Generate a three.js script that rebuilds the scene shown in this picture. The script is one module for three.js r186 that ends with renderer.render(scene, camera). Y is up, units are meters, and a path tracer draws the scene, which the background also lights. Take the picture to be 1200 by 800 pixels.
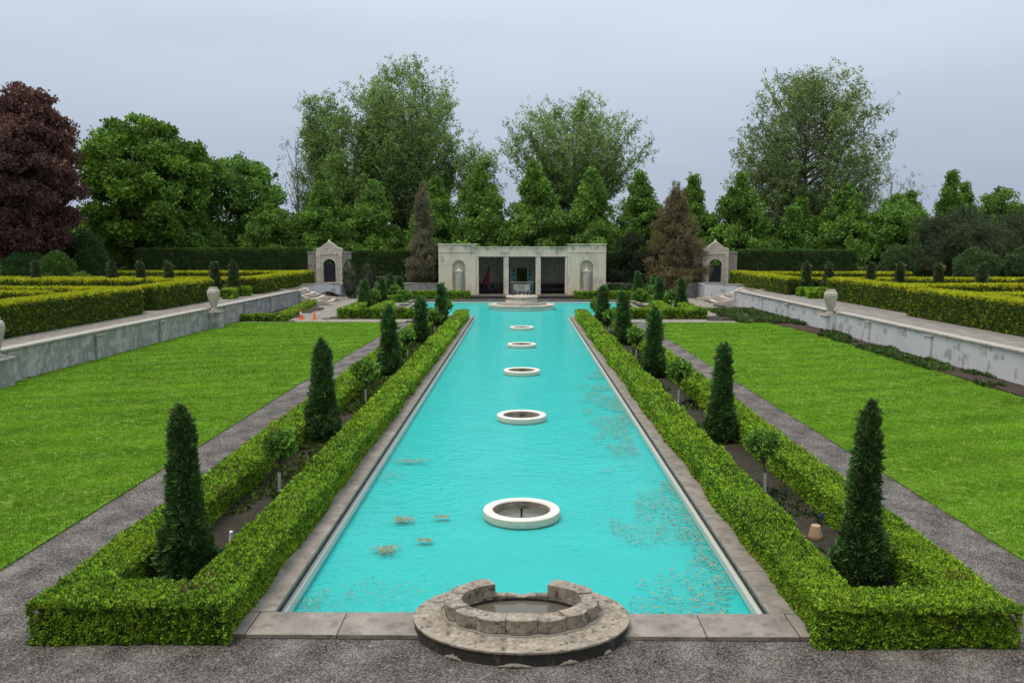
import * as THREE from 'three';
import { mergeGeometries } from 'three/addons/utils/BufferGeometryUtils.js';
import { RoundedBoxGeometry } from 'three/addons/geometries/RoundedBoxGeometry.js';

// ---------------------------------------------------------------- camera, sky, sun, exposure
const scene = new THREE.Scene();
const CAM = new THREE.Vector3(0, 5, 0);
const camera = new THREE.PerspectiveCamera(2 * Math.atan(0.4) * 180 / Math.PI, 1.5, 0.1, 2000);
camera.position.copy(CAM);
camera.rotation.order = 'YXZ';
camera.rotation.set(-Math.atan(0.113), 0.0115, 0);
scene.add(camera);

const renderer = new THREE.WebGLRenderer({ antialias: true });
renderer.toneMapping = THREE.LinearToneMapping;
renderer.toneMappingExposure = 1.6;
renderer.shadowMap.enabled = true;
renderer.shadowMap.type = THREE.PCFSoftShadowMap;

// seeded random numbers and lattice noise
function rng(seed) { let a = seed >>> 0; return () => { a = (a + 0x6D2B79F5) | 0; let t = Math.imul(a ^ (a >>> 15), 1 | a); t = (t + Math.imul(t ^ (t >>> 7), 61 | t)) ^ t; return ((t ^ (t >>> 14)) >>> 0) / 4294967296; }; }
function hash(i, j, k) { let h = Math.imul(i, 374761393) ^ Math.imul(j, 668265263) ^ Math.imul(k, 2147483647 ^ 0x51ed27); h = Math.imul(h ^ (h >>> 13), 1274126177); h ^= h >>> 16; return (h >>> 0) / 4294967296; }
const sm = t => t * t * (3 - 2 * t), lerp = (a, b, t) => a + (b - a) * t, clamp = (x, a, b) => Math.min(b, Math.max(a, x));
function noise3(x, y, z) {
  const i = Math.floor(x), j = Math.floor(y), k = Math.floor(z), u = sm(x - i), v = sm(y - j), w = sm(z - k);
  const c = (a, b, d) => hash(i + a, j + b, k + d);
  return lerp(lerp(lerp(c(0, 0, 0), c(1, 0, 0), u), lerp(c(0, 1, 0), c(1, 1, 0), u), v), lerp(lerp(c(0, 0, 1), c(1, 0, 1), u), lerp(c(0, 1, 1), c(1, 1, 1), u), v), w);
}
function fbm3(x, y, z, o = 4) { let s = 0, a = 0.5, n = 0; for (let q = 0; q < o; q++) { s += a * noise3(x, y, z); n += a; a *= 0.5; x *= 2; y *= 2; z *= 2; } return s / n; }
function tn(x, y, px, py, sd) {   // tiling 2-D noise
  const i = Math.floor(x), j = Math.floor(y), u = sm(x - i), v = sm(y - j), m = (a, p) => ((a % p) + p) % p;
  const c = (a, b) => hash(m(i + a, px), m(j + b, py), sd);
  return lerp(lerp(c(0, 0), c(1, 0), u), lerp(c(0, 1), c(1, 1), u), v);
}
function tf(u, v, px, py, sd, o = 4) { let s = 0, a = 0.5, n = 0; for (let q = 0; q < o; q++) { s += a * tn(u * px, v * py, px, py, sd + q); n += a; a *= 0.5; px *= 2; py *= 2; } return s / n; }

// overcast sky: brighter towards the zenith, faint stretched cloud bands
{
  const W = 1024, Hh = 512, d = new Float32Array(W * Hh * 4);
  for (let j = 0; j < Hh; j++) {
    const el = (j + 0.5) / Hh * Math.PI - Math.PI / 2, sy = Math.sin(el), cy = Math.cos(el);
    for (let i = 0; i < W; i++) {
      const az = ((i + 0.5) / W - 0.5) * 2 * Math.PI, x = Math.cos(az) * cy, z = Math.sin(az) * cy;
      const up = Math.max(sy, 0);
      const b = (fbm3(x * 2.2 + 7, sy * 9, z * 2.2 + 3, 5) - 0.5) * 0.30 + (fbm3(x * 6 + 1, sy * 30, z * 6, 4) - 0.5) * 0.08;
      const g = (1 + b) * (1 + 1.85 * up);
      const t = clamp(up * 2.2, 0, 1);
      let r = lerp(0.245, 0.290, t) * g, gg = lerp(0.292, 0.316, t) * g, bb = lerp(0.362, 0.344, t) * g;
      if (sy < 0) { const k = clamp(-sy * 8, 0, 1); r = lerp(r, 0.10, k); gg = lerp(gg, 0.12, k); bb = lerp(bb, 0.09, k); }
      d.set([r, gg, bb, 1], (j * W + i) * 4);
    }
  }
  const sky = new THREE.DataTexture(d, W, Hh, THREE.RGBAFormat, THREE.FloatType);
  sky.mapping = THREE.EquirectangularReflectionMapping; sky.magFilter = sky.minFilter = THREE.LinearFilter; sky.wrapS = THREE.RepeatWrapping; sky.needsUpdate = true;
  scene.background = sky; scene.environment = sky;
}
const sun = new THREE.DirectionalLight(0xfff0d8, 1.5);
sun.position.set(-20, 72, -30); sun.target.position.set(0, 0, -40);
sun.castShadow = true; sun.shadow.radius = 45; sun.shadow.mapSize.set(2048, 2048);
Object.assign(sun.shadow.camera, { left: -70, right: 70, top: 80, bottom: -80, near: 1, far: 220 });
scene.add(sun, sun.target);

// ---------------------------------------------------------------- helpers
const L2S = c => c <= 0.0031308 ? 12.92 * c : 1.055 * Math.pow(c, 1 / 2.4) - 0.055;
function tex(w, h, fn, rx = 1, ry = 1) {      // fn(u, v) gives linear rgb
  const d = new Uint8Array(w * h * 4);
  for (let j = 0; j < h; j++) for (let i = 0; i < w; i++) { const c = fn((i + 0.5) / w, (j + 0.5) / h), o = (j * w + i) * 4; for (let k = 0; k < 3; k++) d[o + k] = clamp(L2S(clamp(c[k], 0, 1)) * 255, 0, 255); d[o + 3] = 255; }
  const t = new THREE.DataTexture(d, w, h); t.wrapS = t.wrapT = THREE.RepeatWrapping; t.magFilter = THREE.LinearFilter; t.minFilter = THREE.LinearMipmapLinearFilter; t.generateMipmaps = true; t.colorSpace = THREE.SRGBColorSpace; t.repeat.set(rx, ry); t.needsUpdate = true; return t;
}
function grey(w, h, fn, rx = 1, ry = 1) {
  const d = new Uint8Array(w * h * 4);
  for (let j = 0; j < h; j++) for (let i = 0; i < w; i++) { const c = clamp(fn((i + 0.5) / w, (j + 0.5) / h), 0, 1) * 255, o = (j * w + i) * 4; d[o] = d[o + 1] = d[o + 2] = c; d[o + 3] = 255; }
  const t = new THREE.DataTexture(d, w, h); t.wrapS = t.wrapT = THREE.RepeatWrapping; t.magFilter = THREE.LinearFilter; t.minFilter = THREE.LinearMipmapLinearFilter; t.generateMipmaps = true; t.repeat.set(rx, ry); t.needsUpdate = true; return t;
}
const mixc = (a, b, t) => [lerp(a[0], b[0], t), lerp(a[1], b[1], t), lerp(a[2], b[2], t)];
const step = (e0, e1, x) => sm(clamp((x - e0) / (e1 - e0), 0, 1));
function mat(o) { const { rgb, ...r } = o; const m = new (r.transmission !== undefined || r.specularIntensity !== undefined || r.clearcoat ? THREE.MeshPhysicalMaterial : THREE.MeshStandardMaterial)({ roughness: 0.9, metalness: 0, ...r }); if (rgb) m.color.setRGB(...rgb); return m; }
const taken = {};
function numbered(n) { const k = taken[n] || 0; taken[n] = k + 1; return k ? n + '_' + String(k).padStart(3, '0') : n; }
function tag(o, label, category, group, kind) { if (label) o.userData.label = label; if (category) o.userData.category = category; if (group) o.userData.group = group; if (kind) o.userData.kind = kind; return o; }
function thing(name, label, category, group, pos = [0, 0, 0], turn = 0) { const o = new THREE.Group(); o.name = numbered(name); o.position.set(...pos); o.rotation.y = turn; scene.add(o); return tag(o, label, category, group); }
function mesh(name, geo, m, parent, kind) { const o = new THREE.Mesh(Array.isArray(geo) ? (geo.length > 1 ? mergeGeometries(geo.map(plain), false) : geo[0]) : geo, m); o.name = parent ? name : numbered(name); o.castShadow = o.receiveShadow = true; (parent || scene).add(o); if (kind) o.userData.kind = kind; return o; }
function plain(g) { const q = g.index ? g.toNonIndexed() : g; for (const k of Object.keys(q.attributes)) if (!['position', 'normal', 'uv'].includes(k)) q.deleteAttribute(k); if (!q.attributes.uv) q.setAttribute('uv', new THREE.BufferAttribute(new Float32Array(q.attributes.position.count * 2), 2)); return q; }
function triUV(g, off = [0, 0]) {    // uv in metres by the dominant direction of each face
  g = g.index ? g.toNonIndexed() : g; const p = g.attributes.position, n = p.count, uv = new Float32Array(n * 2);
  const a = new THREE.Vector3(), b = new THREE.Vector3(), c = new THREE.Vector3();
  for (let i = 0; i < n; i += 3) {
    a.fromBufferAttribute(p, i); b.fromBufferAttribute(p, i + 1); c.fromBufferAttribute(p, i + 2);
    const N = b.clone().sub(a).cross(c.clone().sub(a)), x = Math.abs(N.x), y = Math.abs(N.y), z = Math.abs(N.z);
    [a, b, c].forEach((v, k) => { let u, w; if (y >= x && y >= z) { u = v.x; w = v.z; } else if (x >= z) { u = v.z; w = v.y; } else { u = v.x; w = v.y; } uv[(i + k) * 2] = u + off[0]; uv[(i + k) * 2 + 1] = w + off[1]; });
  }
  g.setAttribute('uv', new THREE.BufferAttribute(uv, 2)); return g;
}
function bx(x0, x1, y0, y1, z0, z1, r = 0) {
  const g = r ? new RoundedBoxGeometry(x1 - x0, y1 - y0, z1 - z0, 1, r) : new THREE.BoxGeometry(x1 - x0, y1 - y0, z1 - z0);
  g.translate((x0 + x1) / 2, (y0 + y1) / 2, (z0 + z1) / 2); return triUV(g);
}
function flat(pts, holes = [], y = 0) {  // horizontal sheet from [x, z] outlines, uv in metres
  const s = new THREE.Shape(pts.map(p => new THREE.Vector2(p[0], -p[1])));
  for (const h of holes) s.holes.push(new THREE.Path(h.map(p => new THREE.Vector2(p[0], -p[1]))));
  const g = new THREE.ShapeGeometry(s); g.rotateX(-Math.PI / 2); g.translate(0, y, 0); return g;
}
function prism(pts, y0, y1) {            // upright prism over an [x, z] outline
  const s = new THREE.Shape(pts.map(p => new THREE.Vector2(p[0], -p[1])));
  const g = new THREE.ExtrudeGeometry(s, { depth: y1 - y0, bevelEnabled: false, steps: 1 }); g.rotateX(-Math.PI / 2); g.translate(0, y0, 0); return triUV(g);
}
function lathe(pts, seg = 32) { return new THREE.LatheGeometry(pts.map(p => new THREE.Vector2(p[0], p[1])), seg); }
function taper(pts, radii, sides = 6) {  // tapered tube along points
  const pos = [], idx = [], up = new THREE.Vector3(), n = pts.length;
  for (let i = 0; i < n; i++) {
    const t = pts[Math.min(i + 1, n - 1)].clone().sub(pts[Math.max(i - 1, 0)]).normalize();
    up.set(Math.abs(t.y) > 0.9 ? 1 : 0, Math.abs(t.y) > 0.9 ? 0 : 1, 0); const a = up.clone().cross(t).normalize(), b = t.clone().cross(a);
    for (let k = 0; k < sides; k++) { const an = k / sides * 2 * Math.PI; const v = pts[i].clone().addScaledVector(a, Math.cos(an) * radii[i]).addScaledVector(b, Math.sin(an) * radii[i]); pos.push(v.x, v.y, v.z); }
  }
  for (let i = 0; i < n - 1; i++) for (let k = 0; k < sides; k++) { const a = i * sides + k, b = i * sides + (k + 1) % sides; idx.push(a, b, a + sides, b, b + sides, a + sides); }
  const g = new THREE.BufferGeometry(); g.setAttribute('position', new THREE.Float32BufferAttribute(pos, 3)); g.setIndex(idx); g.computeVertexNormals(); return g;
}
const V = (x, y, z) => new THREE.Vector3(x, y, z);
class Inst {                             // many small leaves, blades or pebbles
  constructor(seed) { this.m = []; this.c = []; this.r = rng(seed); }
  add(x, y, z, nx, ny, nz, s, col, sy = 1) {
    const l = Math.hypot(nx, ny, nz) || 1; nx /= l; ny /= l; nz /= l;
    let ax, ay, az; if (Math.abs(ny) < 0.9) { ax = nz; ay = 0; az = -nx; } else { ax = 0; ay = -nz; az = ny; }
    const k = Math.hypot(ax, ay, az); ax /= k; ay /= k; az /= k;
    const bx_ = ny * az - nz * ay, by = nz * ax - nx * az, bz = nx * ay - ny * ax, t = this.r() * 6.2832, c = Math.cos(t) * s, q = Math.sin(t) * s;
    this.m.push(ax * c + bx_ * q, ay * c + by * q, az * c + bz * q, 0, nx * s * sy, ny * s * sy, nz * s * sy, 0, bx_ * c - ax * q, by * c - ay * q, bz * c - az * q, 0, x, y, z, 1);
    this.c.push(col[0], col[1], col[2]);
  }
  build(name, geo, m, parent) {
    const n = this.c.length / 3, o = new THREE.InstancedMesh(geo, m, n);
    o.instanceMatrix = new THREE.InstancedBufferAttribute(new Float32Array(this.m), 16); o.instanceColor = new THREE.InstancedBufferAttribute(new Float32Array(this.c), 3);
    o.name = parent ? name : numbered(name); o.castShadow = o.receiveShadow = true; o.frustumCulled = false; o.userData.kind = 'stuff'; (parent || scene).add(o); count += n; { let q = parent ? parent.name : o.name; q = q.replace(/_\d+$/, ''); tally[q] = (tally[q] || 0) + n; } return o;
  }
}
let count = 0; const tally = {};
function leafGeo(list) {                 // folded leaves: [base, direction, side, length, width, fold]
  const pos = [], idx = [];
  for (const [b, d, s, len, w, f] of list) {
    const n = d.clone().cross(s), i = pos.length / 3, mid = b.clone().addScaledVector(d, len * 0.5), tip = b.clone().addScaledVector(d, len);
    const l = mid.clone().addScaledVector(s, w / 2).addScaledVector(n, f * w), r = mid.clone().addScaledVector(s, -w / 2).addScaledVector(n, f * w);
    for (const v of [b, l, tip, r]) pos.push(v.x, v.y, v.z); idx.push(i, i + 2, i + 1, i, i + 3, i + 2);
  }
  let g = new THREE.BufferGeometry(); g.setAttribute('position', new THREE.Float32BufferAttribute(pos, 3)); g.setIndex(idx); g = g.toNonIndexed(); g.computeVertexNormals(); return g;
}
function dirOf(R, tiltMin, tiltMax) { const t = lerp(tiltMin, tiltMax, R()), a = R() * 6.2832; return V(Math.sin(t) * Math.cos(a), Math.cos(t), Math.sin(t) * Math.sin(a)); }
function sideOf(d, R) { const r = V(R() - 0.5, R() - 0.5, R() - 0.5); return r.cross(d).normalize(); }
function sprig(seed, n, len, wid, tilt0, tilt1, spread) { const R = rng(seed), l = []; for (let i = 0; i < n; i++) { const d = dirOf(R, tilt0, tilt1); l.push([V((R() - 0.5) * spread, (R() - 0.6) * spread, (R() - 0.5) * spread), d, sideOf(d, R), len * (0.7 + 0.6 * R()), wid * (0.8 + 0.4 * R()), 0.15 + R() * 0.2]); } return leafGeo(l); }
const vary = (c, k, R) => { const f = 1 + (R() - 0.5) * 2 * k, h = (R() - 0.5) * k * 0.5; return [c[0] * f * (1 + h), c[1] * f, c[2] * f * (1 - h)]; };
const dist = (x, y, z) => Math.hypot(x - CAM.x, y - CAM.y, z - CAM.z);

// ---------------------------------------------------------------- materials
const gravelTex = tex(1024, 1024, (u, v) => { const a = tn(u * 190, v * 190, 190, 190, 3), b = tn(u * 96, v * 96, 96, 96, 5), c = tf(u, v, 6, 6, 9); const k = 0.03 + 0.15 * a * a + 0.085 * b * b + 0.15 * (c - 0.5); const w = tn(u * 120, v * 120, 120, 120, 8); return [k * (1.08 + 0.14 * w), k * 1.06, k * (1.0 + 0.04 * (1 - w))]; }, 0.4, 0.4);
const gravelBump = grey(1024, 1024, (u, v) => 0.6 * tn(u * 120, v * 120, 120, 120, 5) + 0.4 * tn(u * 190, v * 190, 190, 190, 3), 0.4, 0.4);
const M = {};
M.gravel = mat({ map: gravelTex, bumpMap: gravelBump, bumpScale: 0.012, roughness: 0.95 });
M.pebble = mat({ rgb: [1, 1, 1], roughness: 0.85 });
M.soil = mat({ map: tex(512, 512, (u, v) => { const a = tf(u, v, 40, 40, 21, 4), b = tf(u, v, 5, 5, 22, 4), g = step(0.52, 0.66, tf(u, v, 9, 9, 23, 5)); return mixc(mixc([0.008, 0.006, 0.004], [0.038, 0.025, 0.016], a), [0.03, 0.04, 0.01], g * 0.5 + b * 0.1); }, 0.5, 0.5), bumpMap: grey(512, 512, (u, v) => tf(u, v, 40, 40, 21, 4), 0.5, 0.5), bumpScale: 0.05 });
M.mulch = mat({ map: tex(512, 512, (u, v) => { const a = tf(u, v, 50, 50, 31, 3), b = tf(u, v, 6, 6, 32, 4); return mixc([0.013, 0.007, 0.005], [0.075, 0.037, 0.027], a * 0.75 + b * 0.25); }, 0.5, 0.5), bumpMap: grey(512, 512, (u, v) => tf(u, v, 50, 50, 31, 3), 0.5, 0.5), bumpScale: 0.05 });
M.turf = mat({ map: tex(1024, 1024, (u, v) => { const a = tf(u, v, 220, 220, 41, 2), b = tf(u, v, 7, 7, 42, 5), c = tf(u, v, 40, 6, 43, 3); const k = 0.55 + 0.6 * a + 0.35 * (b - 0.5) + 0.25 * (c - 0.5); return [0.13 * k, 0.26 * k, 0.012 * k]; }, 0.12, 0.12), roughness: 1 });
const stoneFn = (base, dark, sd) => (u, v) => { const a = tf(u, v, 6, 6, sd, 6), b = tf(u, v, 60, 60, sd + 7, 3), c = step(0.42, 0.85, tf(u, v, 14, 14, sd + 13, 7)); const k = 0.68 + 0.6 * a + 0.35 * (b - 0.5); return mixc([base[0] * k, base[1] * k, base[2] * k], dark, c * 0.65); };
const stoneBump = grey(512, 512, (u, v) => 0.5 * tf(u, v, 60, 60, 77, 3) + 0.5 * tf(u, v, 14, 14, 78, 4), 0.5, 0.5);
M.coping = mat({ map: tex(512, 512, stoneFn([0.235, 0.21, 0.185], [0.10, 0.09, 0.08], 51), 0.5, 0.5), bumpMap: stoneBump, bumpScale: 0.006, roughness: 0.75 });
M.oldStone = mat({ map: tex(512, 512, (u, v) => { const a = tf(u, v, 7, 7, 61, 7), b = tf(u, v, 70, 70, 62, 3), l = step(0.45, 0.85, tf(u, v, 22, 22, 63, 6)), d = step(0.48, 0.86, tf(u, v, 16, 16, 64, 7)); const k = 0.6 + 0.65 * a + 0.5 * (b - 0.5); return mixc(mixc([0.27 * k, 0.23 * k, 0.185 * k], [0.44, 0.40, 0.33], l * 0.65), [0.05, 0.043, 0.036], d * 0.9); }, 0.9, 0.9), bumpMap: stoneBump, bumpScale: 0.012, roughness: 0.85 });
M.blackStone = mat({ map: tex(512, 256, (u, v) => { const a = tf(u, v, 26, 4, 71, 5), b = tf(u, v, 60, 30, 72, 3); const k = 0.5 + b; return mixc([0.03 * k, 0.028 * k, 0.025 * k], [0.13, 0.115, 0.095], step(0.56, 0.95, a)); }, 0.7, 1.5), bumpMap: stoneBump, bumpScale: 0.01, roughness: 0.8 });
M.white = mat({ map: tex(512, 512, (u, v) => { const a = tf(u, v, 8, 8, 81, 5), s = step(0.58, 0.72, tf(u, v, 14, 14, 82, 4)); const k = 0.86 + 0.2 * a; return mixc([0.72 * k, 0.68 * k, 0.62 * k], [0.42, 0.38, 0.31], s * 0.4); }, 0.8, 0.8), bumpMap: stoneBump, bumpScale: 0.003, roughness: 0.7 });
M.ringSide = mat({ map: tex(1024, 128, (u, v) => { const a = tf(u, v, 40, 4, 86, 5), d = tf(u, v, 90, 3, 87, 4); const k = 0.8 + 0.3 * a; return mixc([0.60 * k, 0.57 * k, 0.47 * k], [0.24, 0.25, 0.15], step(0.5, 0.85, d * 0.6 + a * 0.4 + (0.4 - v) * 0.25)); }), roughness: 0.8 });
M.tile = mat({ rgb: [0.5, 0.52, 0.48], roughness: 0.5 });
M.teal = mat({ map: tex(512, 512, (u, v) => { const a = tf(u, v, 5, 5, 91, 5), b = tf(u, v, 3, 9, 92, 4); const k = 0.93 + 0.1 * a + 0.06 * (b - 0.5); return [0.001, 0.385 * k, 0.375 * k]; }, 0.2, 0.2), roughness: 0.8 });
M.pave = mat({ map: tex(512, 512, stoneFn([0.24, 0.215, 0.185], [0.12, 0.11, 0.09], 101), 0.4, 0.4), bumpMap: stoneBump, bumpScale: 0.005 });
M.pale = mat({ map: tex(512, 512, stoneFn([0.50, 0.445, 0.375], [0.25, 0.225, 0.185], 111), 0.4, 0.4), bumpMap: stoneBump, bumpScale: 0.005 });
M.terrace = mat({ map: tex(512, 512, stoneFn([0.2, 0.185, 0.17], [0.12, 0.11, 0.1], 115), 0.35, 0.35), bumpMap: gravelBump, bumpScale: 0.006 });
M.greyStucco = mat({ map: tex(2048, 512, (u, v) => { const a = tf(u, v, 44, 11, 121, 6), b = tf(u, v, 90, 20, 122, 3), dr = tf(u, v, 60, 3, 124, 4); const p = step(0.42, 0.68, a * 0.6 + dr * 0.25 + 0.15 * b); const k = 0.8 + 0.35 * tf(u, v, 12, 3, 123, 4) + 0.2 * (b - 0.5); return mixc([0.24 * k, 0.242 * k, 0.24 * k], [0.48, 0.485, 0.46], p * 0.6); }, 1 / 12, 1 / 3), bumpMap: stoneBump, bumpScale: 0.006 });
M.whiteStucco = mat({ map: tex(2048, 512, (u, v) => { const a = tf(u, v, 28, 7, 131, 7), dr = tf(u, v, 70, 4, 134, 4); const h = v * 3; const p = step(0.57, 0.68, a * 0.75 + dr * 0.25 + 0.11 * step(1.05, 1.28, h)); const k = 0.88 + 0.2 * tf(u, v, 12, 3, 133, 4); return mixc([0.56 * k, 0.565 * k, 0.58 * k], [0.26, 0.26, 0.26], p * 0.75); }, 1 / 12, 1 / 3), bumpMap: stoneBump, bumpScale: 0.004 });
M.capStone = mat({ map: tex(512, 512, stoneFn([0.36, 0.34, 0.31], [0.2, 0.19, 0.17], 141), 0.5, 0.5), bumpMap: stoneBump, bumpScale: 0.004 });
M.urn = mat({ map: tex(512, 512, stoneFn([0.42, 0.39, 0.33], [0.27, 0.25, 0.2], 151), 2, 2), bumpMap: stoneBump, bumpScale: 0.004 });
M.house = mat({ map: tex(1024, 512, (u, v) => {   // limestone, green algae runs under the parapet
  const a = tf(u, v, 20, 7, 161, 6), dr = tf(u, v, 70, 3, 162, 5), y = v * 5.4; const al = step(0.0, 0.3, tf(u, v, 34, 14, 163, 6) * 0.7 + dr * 0.4 - 0.62 + 0.2 * step(3.9, 5.0, y)); const k = 0.82 + 0.3 * a + 0.15 * (dr - 0.5); const st = step(0.58, 0.72, dr) * 0.3;
  return mixc(mixc([0.63 * k, 0.52 * k, 0.405 * k], [0.28, 0.24, 0.19], st), [0.15, 0.185, 0.14], al * 0.7); }, 1 / 16, 1 / 5.4), bumpMap: stoneBump, bumpScale: 0.006 });
M.inner = M.pale;
M.darkWood = mat({ rgb: [0.03, 0.024, 0.02], roughness: 0.6 });
M.blackMetal = mat({ rgb: [0.012, 0.012, 0.014], roughness: 0.5 });
M.iron = mat({ rgb: [0.03, 0.03, 0.04], roughness: 0.5, metalness: 0.4 });
M.blueWood = mat({ rgb: [0.28, 0.40, 0.42], roughness: 0.6 });
M.glass = mat({ rgb: [0.9, 0.95, 0.95], roughness: 0.05, transmission: 1, thickness: 0, ior: 1.45 });
M.red = mat({ rgb: [0.10, 0.012, 0.02], roughness: 0.9 });
M.whitePaint = mat({ rgb: [0.7, 0.69, 0.66], roughness: 0.6 });
M.orange = mat({ rgb: [0.75, 0.11, 0.015], roughness: 0.5 });
M.reflect = mat({ rgb: [0.75, 0.75, 0.73], roughness: 0.4 });
M.terracotta = mat({ map: tex(128, 128, (u, v) => { const k = 0.85 + 0.3 * tf(u, v, 6, 6, 171, 4); return [0.40 * k, 0.27 * k, 0.17 * k]; }, 3, 3), roughness: 0.9 });
M.bark = mat({ map: tex(256, 256, (u, v) => { const k = 0.6 + 0.8 * tf(u, v, 14, 4, 181, 4); return [0.085 * k, 0.07 * k, 0.055 * k]; }, 1, 1), roughness: 1 });
M.paleBark = mat({ rgb: [0.15, 0.14, 0.12], roughness: 1 });
M.stem = mat({ rgb: [0.5, 0.48, 0.43], roughness: 0.8 });
M.leaf = mat({ rgb: [1, 1, 1], roughness: 0.75, transmission: 0.3, thickness: 0, specularIntensity: 0.4, side: THREE.DoubleSide });
M.tight = mat({ rgb: [1, 1, 1], roughness: 0.7, specularIntensity: 0.4, side: THREE.DoubleSide });
M.grass = mat({ rgb: [1, 1, 1], roughness: 0.8, specularIntensity: 0.3, side: THREE.DoubleSide });
M.core = M.coreBrown = M.bark;
M.murky = mat({ rgb: [0.10, 0.092, 0.075], roughness: 0.08, specularIntensity: 0.8 });
M.hose = mat({ rgb: [0.015, 0.015, 0.018], roughness: 0.6 });
M.roofWhite = mat({ rgb: [0.6, 0.6, 0.6] });
const rippleBump = grey(1024, 1024, (u, v) => 0.55 * tf(u, v, 26, 40, 201, 3) + 0.3 * tf(u, v, 70, 100, 202, 2) + 0.15 * tf(u, v, 6, 8, 203, 2), 0.16, 0.16);
M.water = mat({ rgb: [0.93, 1, 1], roughness: 0.03, transmission: 1, thickness: 0, ior: 1.33, specularIntensity: 0.42, bumpMap: rippleBump, bumpScale: 0.02 });

// ---------------------------------------------------------------- the ground, the pool and its stonework
const poolOut = [[-3.37, -11.0], [3.37, -11.0], [3.37, -60.3], [9.0, -60.3], [9.0, -77.4], [-9.0, -77.4], [-9.0, -60.3], [-3.37, -60.3]];
const lowEdge = [[-18.7, 14], [17.8, 14], [17.8, -70.9], [20.6, -71.2], [20.6, -77.6], [17.0, -79.4], [17.0, -82.3], [-17.0, -82.3], [-17.0, -79.4], [-20.6, -77.6], [-20.6, -71.2], [-18.7, -70.9]];
mesh('ground', flat([[-700, 500], [700, 500], [700, -900], [-700, -900]], [lowEdge], 1.245), M.terrace, null, 'structure');
mesh('gravel_court', flat(lowEdge, [poolOut], 0), M.gravel, null, 'structure');
{ // retaining edge behind the viewer
  const o = mesh('court_edge_wall', bx(-18.7, 18.7, -0.1, 1.24, 14, 14.3), M.greyStucco); tag(o, 'low grey wall closing the garden court behind the round basin', 'wall');
}
{ // basin shell: painted floor and sides, pale ledge along the water line
  const g = new THREE.Group(); g.name = 'pool_basin'; g.userData.kind = 'structure'; scene.add(g);
  mesh('floor', flat(poolOut, [], -0.27), M.teal, g);
  const runs = [[-3.37, -11, 3.37, -11], [3.37, -11, 3.37, -60.3], [3.37, -60.3, 9, -60.3], [9, -60.3, 9, -77.4], [9, -77.4, -9, -77.4], [-9, -77.4, -9, -60.3], [-9, -60.3, -3.37, -60.3], [-3.37, -60.3, -3.37, -11]];
  for (const [x0, z0, x1, z1] of runs) {
    const L = Math.hypot(x1 - x0, z1 - z0), dx = (x1 - x0) / L, dz = (z1 - z0) / L, nx = dz, nz = -dx;   // outward to the right of travel
    const place = (o) => { o.position.set((x0 + x1) / 2, 0, (z0 + z1) / 2); o.rotation.y = Math.atan2(-dz, dx); };
    place(mesh('wall', triUV(new THREE.BoxGeometry(L - 0.004, 0.76, 0.25).translate(0, -0.385, 0.127)), M.blackStone, g));
    place(mesh('ledge', triUV(new THREE.BoxGeometry(L - 0.006, 0.13, 0.075).translate(0, -0.17, -0.0385)), M.tile, g));
    place(mesh('painted_side', triUV(new THREE.BoxGeometry(L - 0.012, 0.5, 0.07).translate(0, -0.487, -0.036)), M.teal, g));
  }
}
mesh('water', flat([[-3.3, -11.07], [3.3, -11.07], [3.3, -60.37], [8.93, -60.37], [8.93, -77.33], [-8.93, -77.33], [-8.93, -60.37], [-3.3, -60.37]], [], -0.19), M.water, null, 'structure');
{ // coping slabs, each its own stone
  const g = new THREE.Group(); g.name = 'pool_coping'; g.userData.kind = 'structure'; scene.add(g);
  const R = rng(11), vs = [];
  const slab = (w, d, k) => { const q = new RoundedBoxGeometry(w, 0.06, d, 1, 0.008); return triUV(q, [k * 1.7, k * 0.9]); };
  const side = [0, 1, 2, 3, 4].map(k => slab(0.42, 1.515, k)), front = [0, 1, 2].map(k => slab(1.17, 0.68, k + 5)), cor = slab(0.42, 0.66, 9);
  const put = (q, x, z, turn = 0) => { const o = mesh('coping_slab', q, M.coping, g); o.position.set(x, 0.033 + (R() - 0.5) * 0.006, z); o.rotation.set((R() - 0.5) * 0.004, turn, (R() - 0.5) * 0.006); };
  for (const s of [-1, 1]) for (let k = 0; k < 32; k++) put(side[(k * 3 + (s > 0 ? 1 : 0)) % 5], s * 3.555, -11.06 - 0.76 - k * 1.523);
  for (let k = 0; k < 6; k++) put(front[k % 3], (k - 2.5) * 1.18, -10.71);
  for (const s of [-1, 1]) put(cor, s * 3.76, -10.71);
  for (const s of [-1, 1]) { for (let k = 0; k < 3; k++) put(side[k % 5], s * (3.78 + 0.77 + k * 1.523), -60.11, Math.PI / 2); for (let k = 0; k < 12; k++) put(side[(k + 2) % 5], s * 9.19, -60.4 - k * 1.523); }
}
function coneProfile(t) { const P = [[0, 0.28], [0.1, 0.33], [0.22, 0.29], [0.36, 0.205], [0.55, 0.165], [0.75, 0.135], [0.88, 0.115], [0.95, 0.085], [1, 0.02]]; for (let i = 1; i < P.length; i++) if (t <= P[i][0]) return lerp(P[i - 1][1], P[i][1], (t - P[i - 1][0]) / (P[i][0] - P[i - 1][0])); return 0.02; }

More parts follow.
